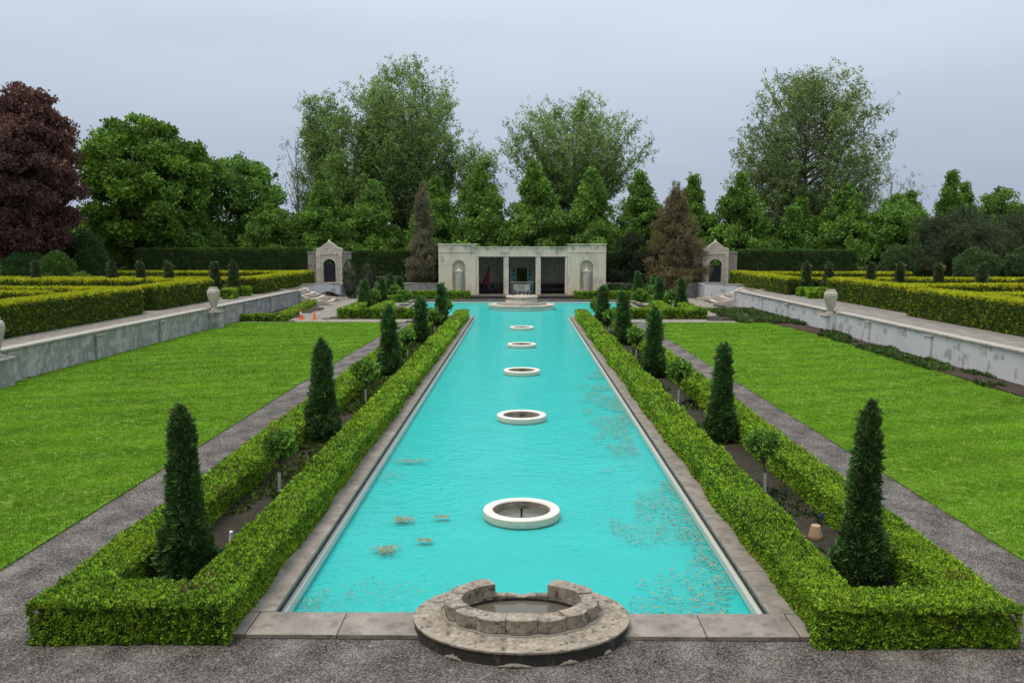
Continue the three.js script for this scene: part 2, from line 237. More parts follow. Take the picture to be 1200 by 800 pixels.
// the round stone basin at the head of the pool
{
  const cz = -10.72, T = thing('stone_basin', 'weathered round stone basin with scalloped rim, half over the pool end', 'basin', null, [0, 0, cz]);
  const ell = (a, b, t) => [a * Math.cos(t), b * Math.sin(t)];
  // base slab in five curved stones
  const cuts = [0.12, 0.9, 2.24, 3.02, 4.2, 5.22, 6.403];
  for (let i = 0; i < 6; i++) {
    if (i === 4) continue;   // open towards the pool
    const a0 = cuts[i] + 0.006, a1 = cuts[i + 1] - 0.006, pts = [], n = 16;
    for (let k = 0; k <= n; k++) pts.push(ell(1.41, 1.06, lerp(a0, a1, k / n))); for (let k = n; k >= 0; k--) { const q = ell(0.795, 0.50, lerp(a0, a1, k / n)); pts.push([q[0], q[1] - 0.11]); };
    const s = new THREE.Shape(pts.map(p => new THREE.Vector2(p[0], -p[1])));
    const g = new THREE.ExtrudeGeometry(s, { depth: 0.02, bevelEnabled: true, bevelThickness: 0.006, bevelSize: 0.006, bevelSegments: 2, steps: 1 }); g.rotateX(-Math.PI / 2); g.translate(0, 0.161, 0);
    mesh('base_slab', triUV(g, [i * 0.7, i * 0.4]), M.oldStone, T);
  }
  { // dark stained drum below the slab
    const pts = []; for (let k = 0; k < 72; k++) { const t = k / 72 * 2 * Math.PI, q = ell(1.40, 1.05, t); if (t > 4.2 && t < 5.22) q[1] = -0.71; pts.push(q); } const inn = []; for (let k = 0; k < 48; k++) { const q = ell(0.79, 0.495, k / 48 * 2 * Math.PI); inn.push([q[0], q[1] - 0.11]); } const ds = new THREE.Shape(pts.map(q => new THREE.Vector2(q[0], -q[1]))); ds.holes.push(new THREE.Path(inn.map(q => new THREE.Vector2(q[0], -q[1])))); mesh('drum', triUV(new THREE.ExtrudeGeometry(ds, { depth: 0.753, bevelEnabled: false }).rotateX(-Math.PI / 2).translate(0, -0.6, 0)), M.blackStone, T);
    const R = rng(5); for (const [t, w] of [[1.15, 0.16], [1.62, 0.26], [2.2, 0.17], [0.72, 0.10]]) { const m = []; for (let k = 0; k <= 12; k++) { const a = t + (k / 12 - 0.5) * w * 1.2; const p = ell(1.42, 1.07, a); m.push(V(p[0], 0.005 + 0.02 * Math.sin(k / 12 * Math.PI) * (0.7 + R() * 0.6), p[1])); } mesh('mortar_patch', taper(m, m.map((_, k) => 0.004 + 0.026 * Math.sin(k / 12 * Math.PI) * (0.6 + 0.8 * R())), 6), M.coping, T); }
  }
  // rim of scalloped blocks, open towards the pool
  const zo = -0.11, A = 1.0, B = 0.70, a = 0.80, b = 0.49, open = 0.47, n = 13, t0 = -Math.PI / 2 + open, t1 = 1.5 * Math.PI - open;
  for (let i = 0; i < n; i++) {
    const u0 = lerp(t0, t1, i / n) + (i ? 0.008 : 0), u1 = lerp(t0, t1, (i + 1) / n) - (i < n - 1 ? 0.008 : 0), pts = [];
    for (let k = 0; k <= 10; k++) { const f = k / 10, bul = 0.026 * Math.pow(Math.sin(f * Math.PI), 0.5) - (f < 0.12 || f > 0.88 ? 0.012 : 0); pts.push(ell(A + bul, B + bul, lerp(u0, u1, f))); }
    for (let k = 8; k >= 0; k--) pts.push(ell(a, b, lerp(u0, u1, k / 8)));
    const s = new THREE.Shape(pts.map(p => new THREE.Vector2(p[0], -(p[1] + zo))));
    const h = 0.168 + 0.010 * Math.sin(i * 2.3), g = new THREE.ExtrudeGeometry(s, { depth: h, bevelEnabled: true, bevelThickness: 0.006, bevelSize: 0.004, bevelSegments: 1, steps: 1 }); g.rotateX(-Math.PI / 2); g.translate(0, 0.194, 0);
    mesh('rim_block', triUV(g, [i * 0.53, i * 0.31]), M.oldStone, T);
  }
  { const m = []; for (let k = 0; k <= 90; k++) { const u = lerp(t0 + 0.1, t1 - 0.1, k / 90), w = 0.045 + 0.025 * Math.pow(Math.abs(Math.sin((k / 90) * Math.PI * n)), 0.6); const p = ell(A + w, B + w, u); m.push(V(p[0], 0.188, p[1] + zo)); } mesh('mortar_fillet', taper(m, m.map(() => 0.016), 6), M.coping, T); }
  // inner water and the sill with its spout notch
  const iw = []; for (let k = 0; k < 48; k++) { const p = ell(0.79, 0.48, k / 48 * 2 * Math.PI); iw.push([p[0], p[1] + zo]); }
  mesh('basin_water', flat(iw, [], 0.12), M.murky, T);
  const sill = new THREE.Shape(); sill.moveTo(-0.40, 0); sill.lineTo(0.40, 0); sill.lineTo(0.40, 0.03); sill.lineTo(0.09, 0.028); sill.lineTo(0.05, 0.006); sill.lineTo(-0.05, 0.006); sill.lineTo(-0.09, 0.028); sill.lineTo(-0.40, 0.03);
  mesh('spout_sill', triUV(new THREE.ExtrudeGeometry(sill, { depth: 0.095, bevelEnabled: true, bevelThickness: 0.004, bevelSize: 0.003, bevelSegments: 1 }).translate(0, 0.157, -0.705).scale(1, 1, 1)), M.oldStone, T);
}
// five white fountain rings along the pool
const ordinal = ['first', 'second', 'third', 'fourth', 'fifth', 'sixth', 'seventh'];
for (let i = 0; i < 5; i++) {
  const T = thing('fountain_ring', `${ordinal[i]} white fountain ring in the pool, counted from the round stone basin`, 'fountain', 'white rings along the middle of the pool', [0, -0.025, -16.1 - i * 9.3]);
  mesh('ring_side', lathe([[0.735, -0.22], [0.743, -0.19], [0.745, -0.082]], 64), M.ringSide, T); mesh('ring', lathe([[0.745, -0.08], [0.735, -0.062], [0.715, -0.055], [0.585, -0.055], [0.563, -0.066], [0.56, -0.09]], 64), M.white, T);
  mesh('inner_wall', lathe([[0.558, -0.088], [0.552, -0.3], [0.54, -0.75]], 48), M.oldStone, T);
  mesh('drum', lathe([[0.70, -0.38], [0.70, -0.201]], 48), M.teal, T);
  mesh('ring_water', new THREE.CircleGeometry(0.55, 40).rotateX(-Math.PI / 2).translate(0, -0.21, 0), M.murky, T);
  mesh('nozzle', lathe([[0.0001, -0.03], [0.03, -0.035], [0.036, -0.06], [0.03, -0.075], [0.02, -0.08], [0.018, -0.4]], 14), M.blackMetal, T);
}
// tiered fountain at the far end
{
  const T = thing('tiered_fountain', 'wide two-tier pale stone fountain in front of the pool house', 'fountain', null, [0, 0, -70.6]);
  for (let k = 0; k < 12; k++) { const a0 = k / 12 * 2 * Math.PI + 0.006, a1 = (k + 1) / 12 * 2 * Math.PI - 0.006; const p = []; for (let q = 0; q <= 6; q++) p.push([2.78 * Math.cos(lerp(a0, a1, q / 6)), 2.78 * Math.sin(lerp(a0, a1, q / 6))]); for (let q = 6; q >= 0; q--) p.push([2.1 * Math.cos(lerp(a0, a1, q / 6)), 2.1 * Math.sin(lerp(a0, a1, q / 6))]); mesh('rim_stone', prism(p, 0.02, 0.14), M.pale, T); }
  mesh('base', lathe([[2.62, -0.75], [2.62, -0.02], [2.7, 0.018], [2.0, 0.019]], 60), M.white, T);
  mesh('lower_step', lathe([[2.08, 0.0], [2.08, 0.2], [2.02, 0.24], [1.45, 0.27], [1.4, 0.25]], 60), M.pave, T);
  mesh('upper_tier', lathe([[1.38, 0.2], [1.38, 0.36], [1.30, 0.42], [1.24, 0.62], [1.34, 0.70], [1.36, 0.80], [1.28, 0.84], [1.12, 0.83], [1.08, 0.68], [0.0001, 0.66]], 60), M.pale, T);
  const R = rng(77); for (let k = 0; k < 14; k++) { const a = k / 14 * 2 * Math.PI, r = 0.8; mesh('nozzle', taper([V(Math.cos(a) * r, 0.65, Math.sin(a) * r), V(Math.cos(a) * r * 0.95, 0.98 + R() * 0.12, Math.sin(a) * r * 0.95)], [0.025, 0.012], 5), M.blackMetal, T); }
}
// drifted leaves and seed fluff on the water
{
  const I = new Inst(301), R = rng(302), cols = [[0.24, 0.18, 0.06], [0.19, 0.14, 0.06], [0.32, 0.28, 0.15], [0.10, 0.07, 0.035], [0.27, 0.22, 0.09]];
  const put = (x, z, s) => { if (Math.abs(x) > 3.25 || z > -11.12 || z < -71) return; for (let k = 0; k < 5; k++) if (Math.hypot(x, z + 16.1 + k * 9.3) < 0.8) return; I.add(x, -0.184, z, (R() - 0.5) * 0.25, 1, (R() - 0.5) * 0.25, s, vary(cols[Math.floor(R() * 5)], 0.3, R)); };
  const G = () => (R() + R() + R() - 1.5) / 1.0;
  for (const [x, z, n, sx, sz] of [[-2.7, -20.2, 120, 0.5, 0.22], [-2.33, -14.15, 110, 0.2, 0.22], [-2.25, -15.75, 110, 0.22, 0.2], [-1.7, -14.6, 50, 0.16, 0.1], [-1.55, -15.9, 60, 0.16, 0.1], [-3.0, -18.9, 40, 0.3, 0.5], [-2.2, -12.4, 60, 0.9, 0.6], [-1.2, -11.5, 40, 0.5, 0.2], [-3.1, -11.8, 60, 0.25, 0.6]]) for (let i = 0; i < n * 2; i++) put(x + G() * sx, z + G() * sz, 0.011 + 0.015 * R());
  for (let i = 0; i < 11500; i++) { const z = -11.2 - R() * 24, e = Math.min(1, 0.25 + (-z - 11) / 18), x = 3.3 - Math.pow(R(), 1.5) * (1.9 - 0.5 * e); const d = fbm3(x * 1.2 + 3, 0, z * 0.8, 4); if (d + 0.12 * (x - 2.2) > 0.513 + Math.max(0, (-z - 22) * 0.012)) put(x, z, 0.012 + 0.026 * R() * R()); }
  for (let i = 0; i < 500; i++) put((R() - 0.5) * 6.4, -11.2 - R() * 26, 0.009 + 0.012 * R());
  const o = I.build('floating_leaf_litter', leafGeo([[V(-1, 0, 0), V(1, 0, 0), V(0, 0, 1), 2, 1.1, 0.08], [V(-0.2, 0.05, 0.5), V(0.7, 0, 0.7), V(-0.7, 0, 0.7), 1.1, 0.5, 0.05]]), M.tight); tag(o, 'brown leaf litter and catkins drifting on the turquoise water', 'leaf litter');
}

// ---------------------------------------------------------------- lawns, beds, paths
const lawns = [[[-18.55, -11.5], [-8.05, -11.5], [-8.05, -30], [-7.85, -46], [-7.85, -54.8], [-18.55, -54.8]], [[8.0, -11.5], [16.4, -11.5], [16.4, -30], [16.5, -48], [15.7, -54.6], [7.85, -54.6], [7.85, -40]]];
lawns.forEach((p, i) => { const s = prism(p, -0.02, 0.035); mesh('lawn', s, M.turf, null, 'structure'); });
const inPoly = (p, x, z) => { let c = false; for (let i = 0, j = p.length - 1; i < p.length; j = i++) if ((p[i][1] > z) !== (p[j][1] > z) && x < (p[j][0] - p[i][0]) * (z - p[i][1]) / (p[j][1] - p[i][1]) + p[i][0]) c = !c; return c; };
{
  const blades = (seed) => { const R = rng(seed), l = []; for (let i = 0; i < 9; i++) { const d = dirOf(R, 0.35, 1.25); l.push([V((R() - 0.5) * 0.09, -0.005, (R() - 0.5) * 0.09), d, sideOf(d, R), 0.026 + 0.022 * R(), 0.011, 0.2]); } return leafGeo(l); };
  const bg = [blades(1), blades(2)];
  lawns.forEach((p, li) => {
    const I = [new Inst(400 + li), new Inst(410 + li)], R = rng(420 + li), x0 = Math.min(...p.map(q => q[0])), x1 = Math.max(...p.map(q => q[0]));
    for (let z = -12; z > -54.8; z -= 0.5) {
      const s = clamp((-z) / 20, 1, 2.0), dens = 440 / (s * s);
      for (let k = 0; k < (x1 - x0) * 0.5 * dens; k++) {
        const x = lerp(x0, x1, R()), zz = z - R() * 0.5; if (Math.abs(x) > 0.70 * -zz + 1.2 || !inPoly(p, x, zz)) continue;
        const n1 = fbm3(x * 0.45, li * 9, zz * 0.45, 4), n2 = fbm3(x * 2.2, 5, zz * 2.2, 3), stripe = Math.sin((x * 0.35 + zz) * 2 * Math.PI / 1.9) * 0.10 + (fbm3(x * 0.7, 3, zz * 5, 3) - 0.5) * 0.22;
        const f = 0.78 + 0.44 * n1 + 0.25 * (n2 - 0.5) + stripe, dry = n2 > 0.68 && R() < 0.35;
        const c = dry ? [0.27, 0.36, 0.06] : [0.152 * f, 0.318 * f, 0.018 * f];
        I[R() < 0.5 ? 0 : 1].add(x, 0.036, zz, (R() - 0.5) * 0.3, 1, (R() - 0.5) * 0.3, s * (0.8 + 0.5 * R()), R() < 0.0025 ? [0.5, 0.52, 0.36] : vary(c, 0.14, R), 1 / Math.sqrt(s));
      }
    }
    I.forEach((q, k) => tag(q.build('lawn_grass', bg[k], M.grass), 'short bright green mown grass of the ' + (li ? 'lawn beside the white wall' : 'lawn beside the grey wall'), 'grass'));
  });
}
// pebbles of the gravel in the foreground and along the paths
{
  const pg = new THREE.IcosahedronGeometry(1, 0); pg.scale(1, 0.6, 0.8); const I = new Inst(501), R = rng(502);
  const hedgeBox = (x, z) => Math.abs(x) > 3.72 && Math.abs(x) < 6.2 && z < -10.15;
  for (let i = 0; i < 60000; i++) { const x = (R() - 0.5) * 15.5, z = -8.6 - R() * 4.2; if (hedgeBox(x, z) || (Math.abs(x) < 3.97 && z < -10.36) || Math.hypot(x / 1.42, (z + 10.72) / 1.07) < 1 || Math.abs(x) > 8.1) continue; const k = 0.05 + 0.22 * R() * R(); const w = R(); I.add(x, 0.002, z, (R() - 0.5), 1, (R() - 0.5), 0.005 + 0.008 * R(), [k * (1.08 + 0.2 * w), k * 1.06, k * (1.0 - 0.06 * w)]); }
  for (const s of [-1, 1]) for (let i = 0; i < 17000; i++) { const z = -12.8 - R() * 16, x = s * (6.2 + R() * 1.85); const k = 0.06 + 0.22 * R() * R(); const w = R(); I.add(x, 0.002, z, R() - 0.5, 1, R() - 0.5, 0.007 + 0.010 * R(), [k * (1.08 + 0.2 * w), k * 1.06, k * (1.0 - 0.06 * w)]); }
  tag(I.build('gravel_stones', pg, M.pebble), 'loose grey gravel stones scattered over the garden paths', 'gravel');
}
{ // fallen leaves and bits of green on the gravel
  const I = new Inst(521), R = rng(522), cols = [[0.16, 0.10, 0.05], [0.22, 0.17, 0.08], [0.09, 0.12, 0.03], [0.10, 0.06, 0.03]];
  for (let i = 0; i < 2600; i++) { const near = R() < 0.6, s = R() < 0.5 ? -1 : 1; let x, z; if (near) { x = (R() - 0.5) * 15; z = -9 - R() * 1.2; if (Math.abs(x) > 3.7 && Math.abs(x) < 6.2 && R() < 0.7) z = -10.12 + R() * R() * 0.35; } else { z = -11 - R() * 34; x = s * (R() < 0.5 ? 6.22 + R() * R() * 0.4 : 7.98 - R() * R() * 0.5); } if (Math.hypot(x / 1.45, (z + 10.72) / 1.1) < 1 || (Math.abs(x) < 3.97 && z < -10.36)) continue; I.add(x, 0.012, z, (R() - 0.5) * 0.5, 1, (R() - 0.5) * 0.5, 0.008 + 0.012 * R(), vary(cols[Math.floor(R() * 4)], 0.3, R)); }
  tag(I.build('gravel_leaf_litter', leafGeo([[V(-1, 0, 0), V(1, 0, 0), V(0, 0, 1), 2, 1.1, 0.12]]), M.tight), 'dry leaf bits lying on the gravel paths', 'leaf litter');
}
for (const s of [-1, 1]) { mesh('planting_bed', prism([[s * 4.3, -10.7], [s * 5.6, -10.7], [s * 5.6, -58], [s * 4.3, -58]], -0.02, 0.045), M.soil, null, 'structure'); }
mesh('planting_bed', prism([[16.42, -20], [17.69, -20], [17.69, -66], [15.9, -66], [13.4, -57], [15.75, -54.6], [16.55, -48], [16.45, -30]], -0.02, 0.09), M.mulch, null, 'structure');
mesh('planting_bed', prism([[-18.6, -56], [-15.9, -56], [-17.3, -70.6], [-18.6, -70.6]], -0.02, 0.08), M.soil, null, 'structure');
// weeds and low ground cover in the beds
{
  const wg = sprig(7, 8, 0.075, 0.035, 0.4, 1.4, 0.06);
  const sets = [['weeds in the soil of the pool bed on the grey wall side', 601, (R) => { const z = -11 - Math.pow(R(), 1.3) * 46; return [-4.45 - R() * 1.0, 0.045, z]; }, 5200, [[0.06, 0.12, 0.015], [0.10, 0.13, 0.03], [0.045, 0.075, 0.015]], 0.34], ['weeds in the soil of the pool bed on the white wall side', 602, (R) => { const z = -11 - Math.pow(R(), 1.3) * 46; return [4.45 + R() * 1.0, 0.045, z]; }, 2600, [[0.06, 0.10, 0.02], [0.035, 0.06, 0.015]], 0.52], ['low green ground cover creeping over the mulch below the white wall', 603, (R) => { const z = -22 - R() * 43; return [17.6 - R() * (z < -54 ? 3.6 : 1.4), 0.09, z]; }, 9000, [[0.07, 0.13, 0.03], [0.09, 0.15, 0.04], [0.05, 0.08, 0.02]], 0.55]];
  for (const [label, sd, f, n, cols, th] of sets) { const I = new Inst(sd), R = rng(sd + 50); for (let i = 0; i < n; i++) { const [x, y, z] = f(R); if (fbm3(x * 0.9, sd, z * 0.5, 4) + (sd === 603 && z < -54 ? 0.14 : 0) < th) continue; const s = clamp(-z / 22, 0.8, 2.4); I.add(x, y, z, (R() - 0.5) * 0.6, 1, (R() - 0.5) * 0.6, s * (0.6 + 0.6 * R()), vary(cols[Math.floor(R() * cols.length)], 0.3, R)); } tag(I.build('ground_cover', wg, M.tight), label, 'ground cover'); }
}
// flagstone terrace at the far end
{
  const g = new THREE.Group(); g.name = 'paved_terrace'; g.userData.kind = 'structure'; scene.add(g); const R = rng(701);
  const areas = [[[-15.6, -55.1], [-6.35, -55.1], [-6.35, -57.9], [-12.6, -57.9], [-12.6, -68], [-9.45, -68.5], [-9.45, -82.2], [-16.9, -82.2], [-16.9, -71], [-15.6, -56]], [[6.35, -55.1], [15.0, -55.1], [13.3, -57], [16.0, -66.2], [16.9, -71], [16.9, -82.2], [9.45, -82.2], [9.45, -68.5], [12.6, -68], [12.6, -57.9], [6.35, -57.9]]];
  const vs = [[1.46, 0.96], [1.1, 0.96], [0.9, 0.96]].map(([w, d], k) => [w, triUV(new RoundedBoxGeometry(w - 0.03, 0.05, d, 1, 0.01), [k, k * 2])]);
  for (const p of areas) { mesh('bedding', prism(p, -0.02, 0.012), M.soil, g); for (let z = -55.6; z > -82; z -= 1) { let x = (p[0][0] < 0 ? -17 : 6.3) + R() * 0.6; while (x < (p[0][0] < 0 ? -6 : 17)) { const v = vs[Math.floor(R() * 3)], xc = x + v[0] / 2; if ([-1, 1].every(s => inPoly(p, xc + s * v[0] / 2 * 0.95, z - 0.45) && inPoly(p, xc + s * v[0] / 2 * 0.95, z + 0.45))) { const o = mesh('flagstone', v[1], M.pave, g); o.position.set(xc, 0.012 + R() * 0.008, z); } x += v[0]; } } }
}

// ---------------------------------------------------------------- retaining walls, stairs, gates, urns
function sweepWall(pts, thick, base) {   // low wall along [x, z, top] points
  const pos = [], idx = [], n = pts.length;
  for (let i = 0; i < n; i++) { const a = pts[Math.max(i - 1, 0)], b = pts[Math.min(i + 1, n - 1)], l = Math.hypot(b[0] - a[0], b[1] - a[1]), nx = -(b[1] - a[1]) / l * thick / 2, nz = (b[0] - a[0]) / l * thick / 2, [x, z, h] = pts[i]; pos.push(x + nx, base, z + nz, x + nx, h, z + nz, x - nx, h, z - nz, x - nx, base, z - nz); }
  for (let i = 0; i < n - 1; i++) for (let k = 0; k < 4; k++) { const a = i * 4 + k, b = i * 4 + (k + 1) % 4; idx.push(a, b, a + 4, b, b + 4, a + 4); }
  for (const o of [0, (n - 1) * 4]) idx.push(o, o + 1, o + 2, o, o + 2, o + 3);
  let g = new THREE.BufferGeometry(); g.setAttribute('position', new THREE.Float32BufferAttribute(pos, 3)); g.setIndex(idx); g = g.toNonIndexed(); g.computeVertexNormals(); return triUV(g);
}
function bez(p, n, f) { const o = []; for (let i = 0; i <= n; i++) { const t = i / n, u = 1 - t; o.push([0, 1, 2].map(k => u * u * u * p[0][k] + 3 * u * u * t * p[1][k] + 3 * u * t * t * p[2][k] + t * t * t * p[3][k])); } return o; }
const sideName = { '-1': 'grey wall', '1': 'white wall' };
for (const s of [-1, 1]) {
  const T = thing('retaining_wall', s < 0 ? 'weathered grey stucco retaining wall with pale scabs beside the lawn' : 'white painted retaining wall with flaking patches above the mulch bed', 'wall');
  const m = s < 0 ? M.greyStucco : M.whiteStucco, X = (a, b) => s < 0 ? [-b, -a] : [a - 0.9, b - 0.9], pedZ = s < 0 ? [-29.4, -50.8] : [-28.2, -48.6];
  const cuts = [14, -9.9, pedZ[0] + 0.62, pedZ[0] - 0.62, pedZ[1] + 0.62, pedZ[1] - 0.62, -70.7];
  for (const [z1, z0] of [[14, pedZ[0] + 0.62], [pedZ[0] - 0.62, pedZ[1] + 0.62], [pedZ[1] - 0.62, -70.7]]) {
    mesh('wall_face', bx(...X(18.6, 18.98), -0.1, 1.2, z0, z1), m, T);
    const n = Math.max(1, Math.round((z1 - z0) / 2.1)), L = (z1 - z0) / n; for (let k = 0; k < n; k++) mesh('coping_stone', bx(...X(18.53, 19.04), 1.203, 1.285 + (k % 3) * 0.003, z0 + k * L + 0.004, z0 + (k + 1) * L - 0.004, 0.012), M.capStone, T);
  }
  for (const z of [4, -4, -17, -24, -37, -43.6, -57, -63]) { mesh('pilaster', bx(...X(18.50, 18.597), -0.1, 1.06, z - 0.3, z + 0.3, 0.01), m, T); mesh('pilaster_cap', bx(...X(18.46, 18.597), 1.063, 1.11, z - 0.34, z + 0.34, 0.01), M.capStone, T); }
  mesh('end_pier', bx(...X(18.45, 19.05), -0.1, 1.24, -71.2, -70.72, 0.015), m, T);
  for (const z of pedZ) {
    mesh('pedestal', bx(...X(18.05, 18.98), -0.1, 0.99, z - 0.42, z + 0.42, 0.015), m, T);
    for (const q of [-1, 1]) mesh('pedestal_wing', bx(...X(18.3, 18.98), -0.1, 0.99, z + q * 0.52 - 0.096, z + q * 0.52 + 0.096, 0.01), m, T);
    mesh('pedestal_cap', bx(...X(17.99, 18.99), 0.993, 1.07, z - 0.5, z + 0.5, 0.015), M.capStone, T);
    mesh('plinth', bx(...X(18.15, 18.75), 1.073, 1.13, z - 0.3, z + 0.3, 0.012), M.capStone, T);
  }
}
const urnProf = [[0.0001, 0], [0.25, 0], [0.25, 0.06], [0.19, 0.08], [0.165, 0.13], [0.19, 0.2], [0.27, 0.5], [0.36, 0.82], [0.405, 1.02], [0.41, 1.1], [0.40, 1.12], [0.40, 1.15], [0.41, 1.17], [0.395, 1.28], [0.34, 1.38], [0.27, 1.43], [0.25, 1.45], [0.28, 1.47], [0.285, 1.5], [0.26, 1.52], [0.21, 1.515], [0.18, 1.3], [0.0001, 1.25]];
for (const [s, z, lab] of [[-1, -50.8, 'tall pale stone urn on the grey wall, second pedestal from the viewing end'], [-1, -29.4, 'tall pale stone urn on the grey wall, first pedestal from the viewing end'], [0.951, -48.6, 'tall pale stone urn on the white wall, second pedestal from the viewing end'], [0.951, -28.2, 'tall pale stone urn on the white wall, first pedestal from the viewing end']]) {
  const T = thing('stone_urn', lab, 'urn', 'stone urns on the retaining walls', [s * 18.45, 1.13, z]); T.scale.setScalar(0.9); mesh('body', lathe(urnProf, 36), M.urn, T); mesh('neck_ring', new THREE.TorusGeometry(0.402, 0.018, 6, 36).rotateX(Math.PI / 2).translate(0, 1.135, 0), M.urn, T);
}
for (const s of [-1, 1]) {
  // curved stair between two sweeping curbs
  const T = thing('curved_stair', `pale stone stair between sweeping curbs beside the ${sideName[s]}`, 'stairs', 'stairs up to the gates');
  for (let i = 0; i < 8; i++) { const f = [], w = 3.02 - i * 0.004; for (let k = 0; k <= 10; k++) { const q = k / 10 * 2 - 1; f.push([s * (16.95 + i * 0.45 - 0.35 * (1 - q * q)), -74.4 + q * w]); } f.push([s * 20.58, -74.4 + w], [s * 20.58, -74.4 - w]); mesh('step', prism(s > 0 ? f : f.slice().reverse(), -0.05, 0.157 * (i + 1)), i % 2 ? M.pave : M.pale, T); }
  const S = p => p.map(q => [s * q[0], q[1], q[2]]);
  mesh('curb', sweepWall(S(bez([[20.5, -71.15, 1.42], [18.9, -71.3, 1.3], [18.3, -70.9, 0.42], [16.3, -71.35, 0.30]], 20)), 0.36, -0.05), M.pale, T);
  mesh('curb', sweepWall(S(bez([[20.5, -77.5, 1.42], [18.9, -76.9, 0.95], [18.6, -76.5, 0.36], [15.9, -77.6, 0.26]], 20)), 0.36, -0.05), M.pale, T);
  const W = thing('stair_panel_wall', `pale panelled wall between the stair and the gate on the ${sideName[s]} side`, 'wall', 'walls below the gates');
  mesh('wall_face', sweepWall(S([[20.55, -77.75, 1.24], [19.0, -78.6, 1.36], [17.0, -79.5, 1.46]]), 0.34, -0.05), M.whiteStucco, W);
  mesh('cap', sweepWall(S([[20.6, -77.73, 1.30], [19.0, -78.6, 1.425], [16.9, -79.54, 1.525]]).map(p => p), 0.42, 1.47).translate(0, 0, 0), M.capStone, W);
  mesh('return_face', bx(...(s < 0 ? [-17.12, -16.86] : [16.86, 17.12]), -0.05, 1.40, -82.3, -79.75), M.whiteStucco, W);
  const B = thing('terrace_wall', `low grey wall behind the parterre on the ${sideName[s]} side of the pool house`, 'wall', 'walls behind the parterres');
  mesh('wall_face', bx(...(s < 0 ? [-16.85, -7.9] : [7.95, 16.85]), -0.05, 1.3, -82.65, -82.3), M.greyStucco, B);
  mesh('cap', bx(...(s < 0 ? [-16.85, -7.9] : [7.95, 16.85]), 1.303, 1.38, -82.7, -82.24, 0.01), M.capStone, B);

  // gate pavilion
  const gx = s * 19.0, Gt = thing('gate_pavilion', `pale stone arched gateway with small pediment on the ${sideName[s]} side`, 'gateway', 'gateways at the garden end', [gx, 1.25, -84.2]);
  const sh = new THREE.Shape(); sh.moveTo(-1.27, 0); sh.lineTo(1.27, 0); sh.lineTo(1.27, 3.35); sh.lineTo(1.2, 3.45); sh.quadraticCurveTo(0.75, 3.5, 0.5, 3.78); sh.quadraticCurveTo(0.3, 3.98, 0, 4.05); sh.quadraticCurveTo(-0.3, 3.98, -0.5, 3.78); sh.quadraticCurveTo(-0.75, 3.5, -1.2, 3.45); sh.lineTo(-1.27, 3.35);
  const arch = (w, sp) => { const h = new THREE.Path(); h.moveTo(-w, 0.02); h.lineTo(-w, sp); h.absarc(0, sp, w, Math.PI, 0, true); h.lineTo(w, 0.02); return h; };
  sh.holes.push(arch(0.63, 1.75));
  mesh('front', triUV(new THREE.ExtrudeGeometry(sh, { depth: 0.6, bevelEnabled: true, bevelSize: 0.015, bevelThickness: 0.015, bevelSegments: 1 }).translate(0, 0, -0.6), [8, 0]), M.pale, Gt);
  { const f = new THREE.Shape(); f.moveTo(-0.98, 0); f.lineTo(0.98, 0); f.lineTo(0.98, 2.95); f.lineTo(-0.98, 2.95); const h = new THREE.Path(); h.moveTo(-0.86, 0.02); h.lineTo(-0.86, 2.83); h.lineTo(0.86, 2.83); h.lineTo(0.86, 0.02); f.holes.push(h); mesh('moulding', triUV(new THREE.ExtrudeGeometry(f, { depth: 0.06, bevelEnabled: false }).translate(0, 0.003, 0.017)), M.pale, Gt); }
  { const f = new THREE.Shape(); f.moveTo(-0.76, 0); f.lineTo(-0.76, 1.75); f.absarc(0, 1.75, 0.76, Math.PI, 0, true); f.lineTo(0.76, 0); f.lineTo(0.64, 0); f.lineTo(0.64, 1.75); f.absarc(0, 1.75, 0.64, 0, Math.PI, false); f.lineTo(-0.64, 0); mesh('arch_moulding', triUV(new THREE.ExtrudeGeometry(f, { depth: 0.05, bevelEnabled: false, curveSegments: 16 }).translate(0, 0.003, 0.017)), M.pale, Gt); }
  mesh('finial', lathe([[0.0001, 0.2], [0.09, 0.17], [0.13, 0.1], [0.12, 0.04], [0.2, 0.0], [0.22, -0.08]], 16).translate(0, 4.08, -0.3), M.pale, Gt);
  for (const q of [-1, 1]) { mesh('side_wall', bx(q < 0 ? -2.14 : 1.29, q < 0 ? -1.29 : 2.14, 0, 3.0, -0.5, -0.1, 0.015), M.pave, Gt); mesh('side_coping', bx(q < 0 ? -2.18 : 1.29, q < 0 ? -1.29 : 2.18, 3.003, 3.09, -0.55, -0.05, 0.01), M.capStone, Gt); }
  const I = thing('iron_gate', `dark wrought iron arched gate closing the stone gateway on the ${sideName[s]} side`, 'gate', 'iron gates', [gx, 1.27, -84.5]);
  for (let k = -4; k <= 4; k++) { const x = k * 0.135, h = 1.75 + Math.sqrt(Math.max(0, 0.58 * 0.58 - x * x)); mesh('bar', bx(x - 0.014, x + 0.014, 0.05, h - 0.03, -0.014, 0.014), M.iron, I); }
  for (const y of [0.1, 0.85, 1.72]) mesh('rail', bx(-0.6, 0.6, y, y + 0.05, -0.03, -0.016), M.iron, I);
  mesh('lower_panel', bx(-0.58, 0.58, 0.15, 1.715, -0.06, -0.032), M.iron, I);
  mesh('arch_rail', new THREE.TorusGeometry(0.59, 0.025, 6, 24, Math.PI).translate(0, 1.77, 0.02), M.iron, I);
  for (const [x, y, r] of [[0, 1.3, 0.2], [-0.3, 1.2, 0.13], [0.3, 1.2, 0.13], [0, 2.0, 0.18]]) mesh('scroll', new THREE.TorusGeometry(r, 0.018, 5, 20).translate(x, y, 0.03), M.iron, I);
}

